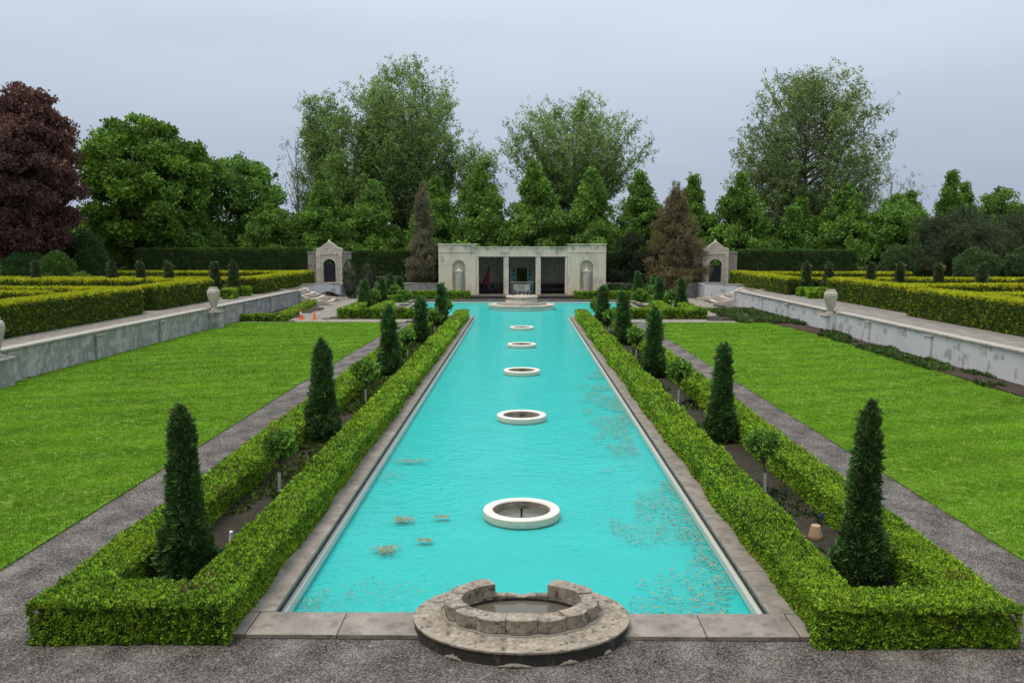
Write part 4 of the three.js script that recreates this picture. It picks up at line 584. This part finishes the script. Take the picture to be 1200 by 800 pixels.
function standard(x, z, h, r, label, group, y = 0.045) {
  const T = thing('clipped_standard', label, 'standard tree', group, [x, y, z]), R = rng(cseed++), I = [new Inst(cseed), new Inst(cseed + 900)], d = dist(x, 1, z), s = clamp(d / 17, 1, 2.6), lean = (R() - 0.5) * 0.1;
  mesh('stem', taper([V(0, -0.05, 0), V(lean * 0.4, h * 0.45, 0.01), V(lean, h * 0.8, 0)], [0.024, 0.02, 0.018], 8), M.bark, T); mesh('trunk_guard', taper([V(0, 0.02, 0), V(lean * 0.4, h * 0.45, 0.01)], [0.034, 0.03], 8), M.stem, T);
  const br = []; for (let k = 0; k < 7; k++) { const a = k / 7 * 6.28; br.push(taper([V(lean, h * 0.62, 0), V(lean + Math.cos(a) * r * 0.5, h * 0.85, Math.sin(a) * r * 0.5), V(lean + Math.cos(a) * r * 0.8, h * (0.95 + 0.1 * R()), Math.sin(a) * r * 0.8)], [0.014, 0.009, 0.004], 5)); } mesh('twigs', br, M.bark, T);
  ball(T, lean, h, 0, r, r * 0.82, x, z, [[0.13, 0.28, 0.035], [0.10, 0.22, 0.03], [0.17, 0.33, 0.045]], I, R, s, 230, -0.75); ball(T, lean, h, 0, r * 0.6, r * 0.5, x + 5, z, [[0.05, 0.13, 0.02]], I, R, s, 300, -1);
  I.forEach((q, i) => q.build('crown', broad[i], M.leaf, T)); return T;
}
for (const s of [-1, 1]) {
  const n = sideName[s];
  [[-12.2, 2.6, 0.98], [-21.4, 2.6, 1.0], [-32.0, 2.55, 0.95], [-42.6, 2.5, 0.95], [-52.4, 2.5, 0.95]].forEach(([z, h, w], i) => cypress(s * (5.0 + (i % 2) * 0.08), 0.045, z, h * [1, 0.97, 1.03, 0.95, 1][(i + (s > 0 ? 2 : 0)) % 5], w * [1, 0.93, 1.05, 0.9, 1.02][(i * 2 + (s > 0 ? 1 : 0)) % 5], `${ordinal[i]} dark narrow cypress from the stone basin, pool bed on the ${n} side`, 'cypresses along the pool'));
  [[-16.6, 1.0, 0.34], [-26.4, 1.02, 0.34], [-36.8, 1.0, 0.36], [-47.2, 1.05, 0.33], [-56.0, 1.0, 0.34]].forEach(([z, h, r], i) => standard(s * (4.85 + 0.06 * (i % 3)), z, h + (s < 0 ? 0 : 0.04), r * [0.9, 1.02, 0.84, 0.95, 0.88][(i + (s > 0 ? 2 : 0)) % 5], `${ordinal[i]} small round-headed standard from the stone basin, pool bed on the ${n} side`, 'round-headed standards along the pool'));
  const pc = s < 0 ? [[-12.15, -65.6, 2.3], [-11.1, -67.5, 2.3], [-11.9, -77.0, 2.35], [-11.2, -78.2, 2.1]] : [[12.2, -65.4, 2.4], [11.2, -69.5, 2.3], [11.9, -76.6, 2.3], [10.6, -78.3, 2.5]];
  pc.forEach(([x, z, h], i) => cypress(x, 0, z, h, 1.05, `${ordinal[i]} small cypress of the parterre on the ${n} side, counted from the lawn`, 'cypresses in the parterres'));
  standard(s * 11.65, -66.6, 1.05, 0.42, `round-headed standard between the parterre cypresses on the ${n} side`, 'parterre standards', 0); standard(s * 9.75, -70.3, 0.85, 0.5, `low spreading standard beside the pool arm on the ${n} side`, 'parterre standards', 0); standard(s * 11.3, -76.0, 1.05, 0.4, `round-headed standard in the corner bed on the ${n} side`, 'parterre standards', 0);
}
[[-36.6, -64], [-30.4, -63], [-27.6, -61.5], [-25.5, -61.5], [-22.3, -61.8], [-21.1, -62.2]].forEach(([x, z], i) => cypress(x, 1.25, z, 2.5, 0.95, `${ordinal[i]} small yew cone above the grey wall, counted from the copper-leaved tree`, 'yew cones on the upper terraces', { g: 0.12 }));
[[19.9 + 1.4, -64.2], [22.9, -64], [26.2, -64.5], [28.4, -64.5], [30.6, -63], [33.2, -62]].forEach(([x, z], i) => cypress(x, 1.25, z, 2.4, 0.95, `${ordinal[i]} small yew cone above the white wall, counted from its gateway`, 'yew cones on the upper terraces', { g: 0.12 }));

// ---------------------------------------------------------------- trees and shrubs
function leafCluster(seed, n, len, wid, spread) { const R = rng(seed), l = []; for (let i = 0; i < n; i++) { const d = dirOf(R, 0.3, 2.0); l.push([V((R() - 0.5) * spread, (R() - 0.5) * spread, (R() - 0.5) * spread), d, sideOf(d, R), len * (0.7 + 0.6 * R()), wid * (0.8 + 0.4 * R()), 0.12 + R() * 0.15]); } return leafGeo(l); }
const broadleaf = [leafCluster(51, 6, 0.34, 0.25, 0.45), leafCluster(52, 6, 0.34, 0.25, 0.45)];
const smallLeaf = [leafCluster(53, 8, 0.22, 0.16, 0.6), leafCluster(54, 8, 0.22, 0.16, 0.6)];
const needles = [leafCluster(55, 8, 0.30, 0.09, 0.3), leafCluster(56, 8, 0.30, 0.09, 0.3)];
const shapes = {
  round: t => Math.pow(Math.max(0, 1 - Math.pow(Math.abs(t - 0.5) * 2, 2.4)), 0.5), dome: t => Math.pow(Math.max(0, 1 - Math.pow(Math.abs(t - 0.4) / (t < 0.4 ? 0.42 : 0.6), 2.2)), 0.55),
  pyramid: t => t < 0.14 ? 0.8 + t * 1.4 : Math.pow(Math.max(0, (1 - t) / 0.86), 0.82), cone: t => t < 0.1 ? 0.7 + 3 * t : Math.pow((1 - t) / 0.9, 0.85),
  poplar: t => 0.35 + 0.65 * Math.pow(Math.max(0, 1 - Math.pow(Math.abs(t - 0.55) * 2, 2.2)), 0.6) * (t > 0.97 ? 0.3 : 1), fan: t => (0.25 + 0.75 * Math.pow(Math.min(1, t / 0.55), 0.8)) * Math.pow(Math.max(0, 1 - Math.pow(Math.max(0, t - 0.5) / 0.5, 2.4)), 0.5)
};
let tseed = 5000;
function tree(o) {
  // o: x, z, base, top, r, crown (height where foliage starts), shape, clumps, per, cr, leaf, ls, cols, wood, label, group
  const R = rng(tseed += 7), T = thing(o.name || 'tree', o.label, o.cat || 'tree', o.group, [o.x, o.base, o.z]), H = o.top - o.base, c0 = (o.crown || 0.2) * H, ch = H - c0, f = shapes[o.shape];
  const I = [new Inst(tseed + 1), new Inst(tseed + 2)], wood = [], tr = o.trunkR || H * 0.018, lean = (R() - 0.5) * 0.04 * H;
  const tp = []; for (let i = 0; i <= 6; i++) tp.push(V(lean * (i / 6) ** 2 + (R() - 0.5) * tr * (i ? 1.2 : 0), i / 6 * (c0 + ch * 0.85) - (i ? 0 : 0.2), (R() - 0.5) * tr * (i ? 1.2 : 0)));
  mesh('trunk', taper(tp, tp.map((_, i) => tr * (i ? lerp(1, 0.15, i / 6) : 1.35)), 8), o.wood || M.bark, T);
  const axis = y => { const q = clamp(y / (c0 + ch * 0.85), 0, 1) * 6, i = Math.min(5, Math.floor(q)); return tp[i].clone().lerp(tp[i + 1], q - i); };
  const ph = R() * 50;
  const cl = [];
  for (let i = 0; i < o.clumps; i++) {
    let t; do { t = R(); } while (R() > f(t) * 0.85 + 0.15);
    const a = i * 2.39996 + R() * 0.9, out = 0.72 + 0.55 * noise3(Math.cos(a) * 1.3 + ph, t * 3.5, Math.sin(a) * 1.3), rr = f(t) * o.r * out * Math.pow(R(), 0.38), ax = axis(c0 + t * ch);
    const cr = o.cr * (0.6 + 0.75 * R()) * (t > 0.9 ? 0.7 : 1), p = V(ax.x + Math.cos(a) * Math.max(0, rr - cr * 0.5), c0 + t * (ch - cr * 0.5), ax.z + Math.sin(a) * Math.max(0, rr - cr * 0.5));
    cl.push([p, cr, a, t]);
    if (rr > 0.15 * o.r && R() < (o.limb ?? 0.5)) { const y0 = Math.max(c0 * 0.7, p.y - (o.rise || 0.8) * (rr + 0.5)), s = axis(y0), m = s.clone().lerp(p, 0.5); m.y -= 0.08 * rr; m.x += (R() - 0.5) * 0.15 * rr; const w = tr * 0.42 * (1 - 0.5 * t); wood.push(taper([s, m, p], [w, w * 0.6, w * 0.15], 5)); }
  }
  if (wood.length) mesh('limbs', wood, o.wood || M.bark, T);
  for (const [p, cr, a, t] of cl) {
    const n = Math.max(3, Math.floor(o.per * (cr / o.cr) ** 2 * (0.7 + 0.6 * R()))), tone = 0.8 + 0.4 * R(), base = o.cols[Math.floor(R() * o.cols.length)];
    for (let k = 0; k < n; k++) {
      const u = R() * 2 - 1, q = Math.sqrt(1 - u * u), b = R() * 6.2832, l = cr * Math.pow(R(), 0.42) * (0.8 + 0.4 * R()), nx = q * Math.cos(b), nz = q * Math.sin(b);
      I[k & 1].add(p.x + nx * l, p.y + u * l * (o.flat || 0.75), p.z + nz * l, nx + (R() - 0.5) * 1.2, u + 0.6 + (R() - 0.5), nz + (R() - 0.5) * 1.2, o.ls * (0.7 + 0.6 * R()), vary([base[0] * tone, base[1] * tone, base[2] * tone], 0.25, R));
    }
  }
  if (o.per) I.forEach((q, i) => q.build('crown', (o.leaf || broadleaf)[i], M.leaf, T));
  return T;
}
const LIND = { shape: 'pyramid', crown: 0.06, clumps: 190, per: 44, cr: 0.78, ls: 0.66, base: 1.25, cols: [[0.145, 0.275, 0.038], [0.175, 0.325, 0.044], [0.115, 0.225, 0.034]], group: 'row of pyramidal trees behind the pool house', name: 'linden_tree' };
function poplar(o) {
  const R = rng(tseed += 11), T = thing('poplar_tree', o.label, 'tree', 'tall airy trees beyond the garden', [o.x, 1.2, o.z]), H = o.top - 1.2, c0 = o.crown * H, ch = H - c0, f = shapes[o.shape], I = [new Inst(tseed + 1), new Inst(tseed + 2)], tr = o.trunkR || H * 0.013, wood = [];
  const tp = []; for (let i = 0; i <= 8; i++) tp.push(V((R() - 0.5) * (i ? 0.5 : 0), i / 8 * H * 0.9 - (i ? 0 : 0.2), (R() - 0.5) * (i ? 0.5 : 0)));
  mesh('trunk', taper(tp, tp.map((_, i) => tr * (i ? lerp(1, 0.1, i / 8) : 1.3)), 8), M.paleBark, T);
  const axis = y => { const q = clamp(y / (H * 0.9), 0, 1) * 8, i = Math.min(7, Math.floor(q)); return tp[i].clone().lerp(tp[i + 1], q - i); }, ph = R() * 40;
  for (let i = 0; i < o.limbs; i++) {
    let t; do { t = R(); } while (R() > f(t) * 0.8 + 0.2);
    const a = i * 2.39996 + R() * 0.8, rr = f(t) * o.r * (0.62 + 0.62 * noise3(Math.cos(a) * 1.2 + ph, t * 4, Math.sin(a) * 1.2)) * Math.pow(R(), 0.3), ye = c0 + t * ch, ys = clamp(ye - rr * (o.rise + 0.5 * R()), c0 * 0.85, H * 0.86), st = axis(ys), en = V(Math.cos(a) * rr, ye, Math.sin(a) * rr).add(axis(ye).setY(0)), mid = st.clone().lerp(en, 0.45); mid.y -= rr * 0.10; mid.x += Math.cos(a) * rr * 0.10; mid.z += Math.sin(a) * rr * 0.10;
    const w = tr * 0.27 * clamp(rr / o.r + 0.2, 0.2, 1); wood.push(taper([st, mid, en], [w, w * 0.6, w * 0.12], 4));
    const L = st.distanceTo(en), nt = Math.max(3, Math.round(o.twigs * (0.4 + 0.6 * rr / o.r))), tone = 0.82 + 0.36 * R(), base = o.cols[Math.floor(R() * o.cols.length)];
    for (let k = 0; k < nt; k++) {
      const u = lerp(0.28, 1, Math.pow(R(), 0.8)), p = u < 0.45 ? st.clone().lerp(mid, u / 0.45) : mid.clone().lerp(en, (u - 0.45) / 0.55), d = V(Math.cos(a) * 0.4 + (R() - 0.5) * 2.2, 0.35 + R() * 0.8, Math.sin(a) * 0.4 + (R() - 0.5) * 2.2).normalize(), tl = (0.7 + 1.3 * R()) * (o.tl || 1.25), q = p.clone().addScaledVector(d, tl);
      wood.push(taper([p, q], [0.022, 0.006], 3));
      for (let m = 0; m < o.per; m++) { const v = p.clone().lerp(q, 0.15 + 0.9 * R()); I[m & 1].add(v.x + (R() - 0.5) * 0.8, v.y + (R() - 0.5) * 0.7, v.z + (R() - 0.5) * 0.8, R() - 0.5, 0.3 + R(), R() - 0.5, 0.75 + 0.5 * R(), vary([base[0] * tone, base[1] * tone, base[2] * tone], 0.25, R)); }
    }
  }
  mesh('limbs', wood, M.paleBark, T); I.forEach((q, i) => q.build('crown', fineLeaf[i], M.leaf, T));
}
const fineLeaf = [leafCluster(57, 5, 0.20, 0.17, 0.42), leafCluster(58, 5, 0.20, 0.17, 0.42)];
const PC = [[0.225, 0.35, 0.09], [0.26, 0.39, 0.10], [0.19, 0.30, 0.08]];
tree({ x: -45.2, z: -78, base: 1.25, top: 19.4, r: 5.0, crown: 0.12, shape: 'round', clumps: 280, per: 56, cr: 0.95, ls: 0.75, cols: [[0.14, 0.072, 0.06], [0.18, 0.09, 0.07], [0.11, 0.06, 0.05]], label: 'copper-leaved tree with dark purple-brown crown', name: 'copper_beech', flat: 0.6 });
tree({ x: -39.6, z: -90, base: 1.25, top: 18.4, r: 7.0, crown: 0.12, shape: 'round', clumps: 260, per: 66, cr: 1.3, ls: 1.0, cols: [[0.125, 0.25, 0.024], [0.15, 0.29, 0.026], [0.10, 0.20, 0.022]], label: 'large round-headed deep green maple beside the copper-leaved tree', name: 'maple_tree', flat: 0.6 });
tree({ x: -31.6, z: -96, base: 1.25, top: 14.9, r: 5.8, crown: 0.08, shape: 'dome', clumps: 170, per: 46, cr: 1.1, ls: 0.85, cols: [[0.14, 0.28, 0.045], [0.165, 0.32, 0.05], [0.11, 0.23, 0.04]], label: 'light green broad tree between the maple and the bare branches', name: 'light_tree' });
tree({ x: -27.5, z: -106, base: 1.2, top: 19.5, r: 2.7, crown: 0.3, shape: 'fan', clumps: 46, per: 2, cr: 0.7, ls: 0.7, limb: 1, rise: 1.5, leaf: smallLeaf, cols: [[0.1, 0.12, 0.06]], trunkR: 0.16, wood: M.paleBark, label: 'nearly leafless thin tree with bare upright twigs', name: 'bare_tree' });
poplar({ x: -25.4, z: -110, top: 23.6, r: 3.4, crown: 0.22, shape: 'poplar', limbs: 100, twigs: 15, per: 6, rise: 1.5, cols: PC, label: 'narrow airy poplar next to the bare tree' });
poplar({ x: -14.2, z: -106, top: 26.8, r: 7.2, crown: 0.24, shape: 'poplar', limbs: 230, twigs: 17, per: 6, rise: 1.3, trunkR: 0.4, cols: PC, label: 'tallest airy poplar rising behind the brown narrow conifer' });
poplar({ x: -20.0, z: -103, top: 20.8, r: 3.6, crown: 0.2, shape: 'poplar', limbs: 95, twigs: 15, per: 6, rise: 1.4, cols: [[0.17, 0.28, 0.06], [0.19, 0.31, 0.065]], label: 'shorter poplar between the two taller ones' });
poplar({ x: -5.6, z: -104, top: 16.8, r: 2.6, crown: 0.2, shape: 'poplar', limbs: 55, twigs: 9, per: 9, rise: 1.3, cols: PC, label: 'short airy poplar beside the foot of the tallest poplar' });
poplar({ x: 6.5, z: -108, top: 22.4, r: 9.0, crown: 0.40, shape: 'fan', limbs: 190, twigs: 16, per: 5, rise: 0.75, trunkR: 0.3, cols: PC, label: 'open spreading poplar with visible limbs, above the middle of the pool house' });
poplar({ x: 34.0, z: -104, top: 25.0, r: 9.4, crown: 0.17, shape: 'round', limbs: 290, twigs: 16, per: 5, rise: 0.65, trunkR: 0.36, cols: [[0.20, 0.29, 0.085], [0.235, 0.33, 0.095], [0.17, 0.25, 0.075]], label: 'big round airy poplar above the tall hedge on the white wall side' });
poplar({ x: 46.0, z: -108, top: 14.6, r: 4.0, crown: 0.3, shape: 'fan', limbs: 46, twigs: 7, per: 2, rise: 0.9, trunkR: 0.14, cols: [[0.26, 0.32, 0.16]], label: 'thinly leaved pale tree behind the light green one' });
const lind = [[-21.7, -94, 12.8, 3.6], [-16.2, -95, 12.3, 3.4], [-9.4, -95.5, 12.6, 3.3], [-4.5, -93, 13.8, 3.7], [1.6, -94, 14.6, 3.6], [7.4, -93, 13.2, 3.2], [13.0, -94, 13.2, 3.3], [18.7, -95, 12.7, 2.7], [23.5, -93, 12.8, 3.5], [35.8, -95, 11.9, 4.0]];
const lname = ['behind the gateway by the grey wall', 'behind the tall hedge and trellis', 'behind the brown narrow conifer', 'behind the first niche of the pool house', 'behind the first bay of the pool house', 'behind the empty bay of the pool house', 'beside the dark conifer and pool house', 'behind the brown bushy conifer', 'behind the gateway by the white wall', 'under the big round poplar'];
lind.forEach(([x, z, top, r], i) => tree({ ...LIND, x, z, top, r: r * 1.42, label: `green pyramidal tree ${lname[i]}` }));
tree({ ...LIND, x: 28.8, z: -92, top: 9.2, r: 3.0, clumps: 90, cols: [[0.12, 0.26, 0.034], [0.10, 0.22, 0.03]], label: 'short bright green tree between two darker ones, white wall side' });
tree({ ...LIND, x: 41.0, z: -94, top: 10.4, r: 3.4, shape: 'dome', cols: [[0.15, 0.29, 0.045], [0.17, 0.32, 0.05]], label: 'light yellow-green round tree next to the spreading dark yew' });
tree({ ...LIND, x: 47.8, z: -97, top: 13.2, r: 3.5, label: 'green pyramidal tree rising behind the spreading dark yew' });
tree({ ...LIND, x: 54.3, z: -99, top: 11.5, r: 4.2, shape: 'dome', label: 'rounded green tree far behind the spreading dark yew' });
tree({ ...LIND, x: 58.5, z: -96, top: 10.5, r: 4.2, shape: 'dome', label: 'outermost rounded green tree beyond the dark yew' });
tree({ ...LIND, x: 44.4, z: -99, top: 11.0, r: 4.0, label: 'green tree filling the gap between the light green tree and the yew' });
tree({ ...LIND, x: 51.2, z: -101, top: 12.2, r: 4.2, label: 'green pointed tree far behind the second spreading yew' });
tree({ ...LIND, x: 31.6, z: -98, top: 10.6, r: 3.8, label: 'green tree at the foot of the big round poplar' });
tree({ ...LIND, x: -53.5, z: -90, top: 12.5, r: 5.0, shape: 'dome', label: 'rounded green tree on the far side of the copper-leaved tree' });
tree({ ...LIND, x: -62, z: -86, top: 13.5, r: 5.5, shape: 'dome', label: 'outermost rounded green tree beyond the brick building' });
tree({ ...LIND, x: -27, z: -92, top: 9.5, r: 3.6, shape: 'dome', clumps: 120, label: 'low dark green tree behind the tall hedge on the grey wall side' });
tree({ ...LIND, x: -34.5, z: -91, top: 8.6, r: 3.4, shape: 'dome', clumps: 110, label: 'low green tree under the edge of the maple' });
// conifers and yews
tree({ x: -9.7, z: -83.6, base: 1.0, top: 11.2, r: 1.85, crown: 0.03, shape: 'cone', clumps: 150, per: 42, cr: 0.55, ls: 0.55, leaf: needles, flat: 0.9, limb: 0.2, cols: [[0.185, 0.175, 0.105], [0.16, 0.16, 0.095], [0.21, 0.19, 0.115]], label: 'narrow pointed grey-brown conifer beside the pool house', name: 'brown_conifer', cat: 'conifer' });
tree({ x: 15.0, z: -83.2, base: 1.0, top: 11.0, r: 3.7, crown: 0.02, shape: 'pyramid', clumps: 190, per: 56, cr: 0.75, ls: 0.6, leaf: needles, flat: 0.9, limb: 0.2, cols: [[0.17, 0.145, 0.065], [0.145, 0.13, 0.055], [0.195, 0.16, 0.075]], label: 'broad bushy brown conifer in front of the gateway by the white wall', name: 'brown_conifer', cat: 'conifer' });
tree({ x: 10.6, z: -83.4, base: 1.0, top: 6.5, r: 2.0, crown: 0.02, shape: 'dome', clumps: 90, per: 46, cr: 0.6, ls: 0.55, leaf: needles, cols: [[0.025, 0.04, 0.015], [0.03, 0.05, 0.018]], label: 'dark rounded yew at the corner of the pool house', name: 'dark_yew', cat: 'yew' });
tree({ x: 41.8, z: -82, base: 1.25, top: 8.6, r: 4.9, crown: 0.05, shape: 'dome', clumps: 210, per: 60, cr: 0.95, ls: 0.6, leaf: needles, cols: [[0.06, 0.09, 0.036], [0.075, 0.105, 0.042], [0.05, 0.08, 0.034]], label: 'wide spreading dark yew behind the clipped globes', name: 'dark_yew', cat: 'yew' });
tree({ x: 49.2, z: -84, base: 1.25, top: 8.9, r: 5.2, crown: 0.05, shape: 'dome', clumps: 170, per: 60, cr: 1.0, ls: 0.62, leaf: needles, cols: [[0.06, 0.09, 0.036], [0.07, 0.10, 0.04]], label: 'second spreading dark yew farther from the gateway', name: 'dark_yew', cat: 'yew' });
let sseed = 9000;
function shrub(x, y, z, rx, ry, cols, label, group, geo = smallLeaf, ls = 0.55, den = 150) { const T = thing('shrub', label, 'shrub', group, [x, y, z]), R = rng(sseed++), I = [new Inst(sseed), new Inst(sseed + 400)]; mesh('stem', taper([V(0, -0.05, 0), V(0, ry, 0)], [0.06, 0.02], 6), M.bark, T); const core = new THREE.SphereGeometry(1, 12, 8); core.scale(rx * 0.78, ry * 0.82, rx * 0.78); core.translate(0, ry, 0); mesh('inner_twigs', core, M.core, T); ball(T, 0, ry, 0, rx, ry, x, z, cols, I, R, 1, den / (ls * ls) * 0.35, -0.95); I.forEach((q, i) => { for (let k = 0; k < q.m.length; k += 16) for (let j = 0; j < 11; j++) q.m[k + j] *= ls; q.build('foliage', geo[i], M.leaf, T); }); return T; }
const GL = [[0.08, 0.15, 0.045], [0.065, 0.13, 0.04]], BR = [[0.10, 0.21, 0.03], [0.08, 0.17, 0.025]];
shrub(37.2, 1.25, -70.5, 1.6, 1.6, GL, 'clipped dark globe shrub in front of the spreading yew', 'clipped globes'); shrub(41.7, 1.25, -71, 1.45, 1.75, GL, 'larger clipped globe shrub farther from the gateway', 'clipped globes');
shrub(36.2, 1.25, -82.5, 1.5, 1.7, GL, 'rounded dark shrub between tall hedge and spreading yew', 'clipped globes');
shrub(-41.0, 1.25, -75, 1.3, 1.5, BR, 'light green rounded bush below the copper-leaved tree', 'bushes by the copper tree'); shrub(-44.2, 1.25, -76, 1.9, 1.4, [[0.055, 0.13, 0.025]], 'mid green bush left of the lighter one, below the copper-leaved tree'.replace('left of', 'next to'), 'bushes by the copper tree'); shrub(-37.5, 1.25, -72.5, 0.7, 0.62, [[0.15, 0.26, 0.03]], 'small yellow-green bush below the copper-leaved tree', 'bushes by the copper tree'); shrub(-40.6, 1.25, -80.5, 1.3, 2.4, [[0.06, 0.13, 0.03]], 'tall loose bush beside the dark hedge block', 'bushes by the copper tree');
shrub(-16.0, 0, -79.8, 0.75, 1.75, [[0.035, 0.075, 0.018]], 'tall rounded dark shrub beside the gateway on the grey wall side', 'clipped shrubs by the gateway', yewSprigs.map(g => g.clone().scale(4, 4, 4)), 0.6, 70); shrub(-14.7, 0, -81.2, 0.7, 1.8, [[0.035, 0.08, 0.018]], 'second rounded dark shrub next to the trellis', 'clipped shrubs by the gateway', yewSprigs.map(g => g.clone().scale(4, 4, 4)), 0.6, 70);
shrub(9.0, 0, -81.0, 0.9, 0.55, [[0.06, 0.13, 0.03], [0.04, 0.09, 0.03]], 'low spreading shrub at the pool house corner', 'low shrubs behind the parterre'); shrub(10.9, 0, -81.2, 1.0, 0.6, [[0.05, 0.11, 0.03]], 'low spreading shrub under the dark rounded yew', 'low shrubs behind the parterre'); shrub(12.6, 0, -81.0, 0.8, 0.8, [[0.06, 0.12, 0.025]], 'low spreading shrub under the brown bushy conifer', 'low shrubs behind the parterre');
// floodlight pole
{ const T = thing('floodlight_pole', 'dark floodlight pole rising behind the tall hedge', 'light pole', null, [-28.4, 1.2, -97]); mesh('pole', new THREE.CylinderGeometry(0.06, 0.1, 11.6, 8).translate(0, 5.8, 0), M.blackMetal, T); mesh('cross_arm', bx(-0.75, 0.75, 11.35, 11.43, -0.04, 0.04), M.blackMetal, T); for (const x of [-0.7, 0.7]) mesh('lamp_head', bx(x - 0.26, x + 0.26, 11.44, 11.8, -0.15, 0.2, 0.04), M.blackMetal, T); }
// a pale vehicle and a low brick building glimpsed behind the hedges
{ const T = thing('parked_van', 'white parked van glimpsed in the gap beside the tall hedge, white wall side', 'van', null, [34.0, 1.25, -95]); const s = new THREE.Shape(); s.moveTo(-2.3, 0.4); s.lineTo(2.4, 0.4); s.lineTo(2.4, 1.1); s.lineTo(1.7, 1.3); s.lineTo(1.1, 2.1); s.lineTo(-2.3, 2.15); mesh('body', triUV(new THREE.ExtrudeGeometry(s, { depth: 1.8, bevelEnabled: true, bevelSize: 0.06, bevelThickness: 0.06, bevelSegments: 2 }).translate(0, 0, -0.9)), M.whitePaint, T); for (const x of [-1.4, 1.5]) for (const z of [-0.85, 0.85]) mesh('wheel', new THREE.CylinderGeometry(0.36, 0.36, 0.24, 18).rotateX(Math.PI / 2).translate(x, 0.36, z), M.blackMetal, T); mesh('side_window', bx(-0.1, 1.0, 1.35, 1.9, 0.961, 0.97), M.blackMetal, T); }
{ const T = thing('brick_shed', 'red brick garden building at the foot of the copper-leaved tree', 'building', null, [-48.5, 1.25, -80]); const m = mat({ rgb: [0.22, 0.075, 0.055] }); mesh('wall', bx(-3, 2.2, 0, 1.7, -2, 2), m, T); mesh('roof', bx(-3.2, 2.4, 1.703, 1.85, -2.2, 2.2, 0.02), M.capStone, T); mesh('door', bx(0.2, 1.1, 0.02, 1.6, 2.003, 2.05), M.darkWood, T); }
// undergrowth that closes the view under the crowns
{
  const I = [new Inst(801), new Inst(802)], R = rng(803); for (let i = 0; i < 26000; i++) { const x = lerp(-75, 78, R()), z = -99 - R() * 10, hm = 3.2 + 4.2 * fbm3(x * 0.16, 3, z * 0.1, 3), y = 1.2 + hm * Math.pow(R(), 0.8); I[i & 1].add(x, y, z, R() - 0.5, 0.3 + R(), 0.6, 1.5 * (0.7 + 0.6 * R()), vary([0.06, 0.13, 0.028], 0.35, R)); }
  I.forEach((q, i) => tag(q.build('woodland_undergrowth', broadleaf[i], M.leaf), 'dense green undergrowth behind the trees at the garden end', 'undergrowth'));
}
console.log('instances', count, JSON.stringify(tally));
renderer.render(scene, camera);
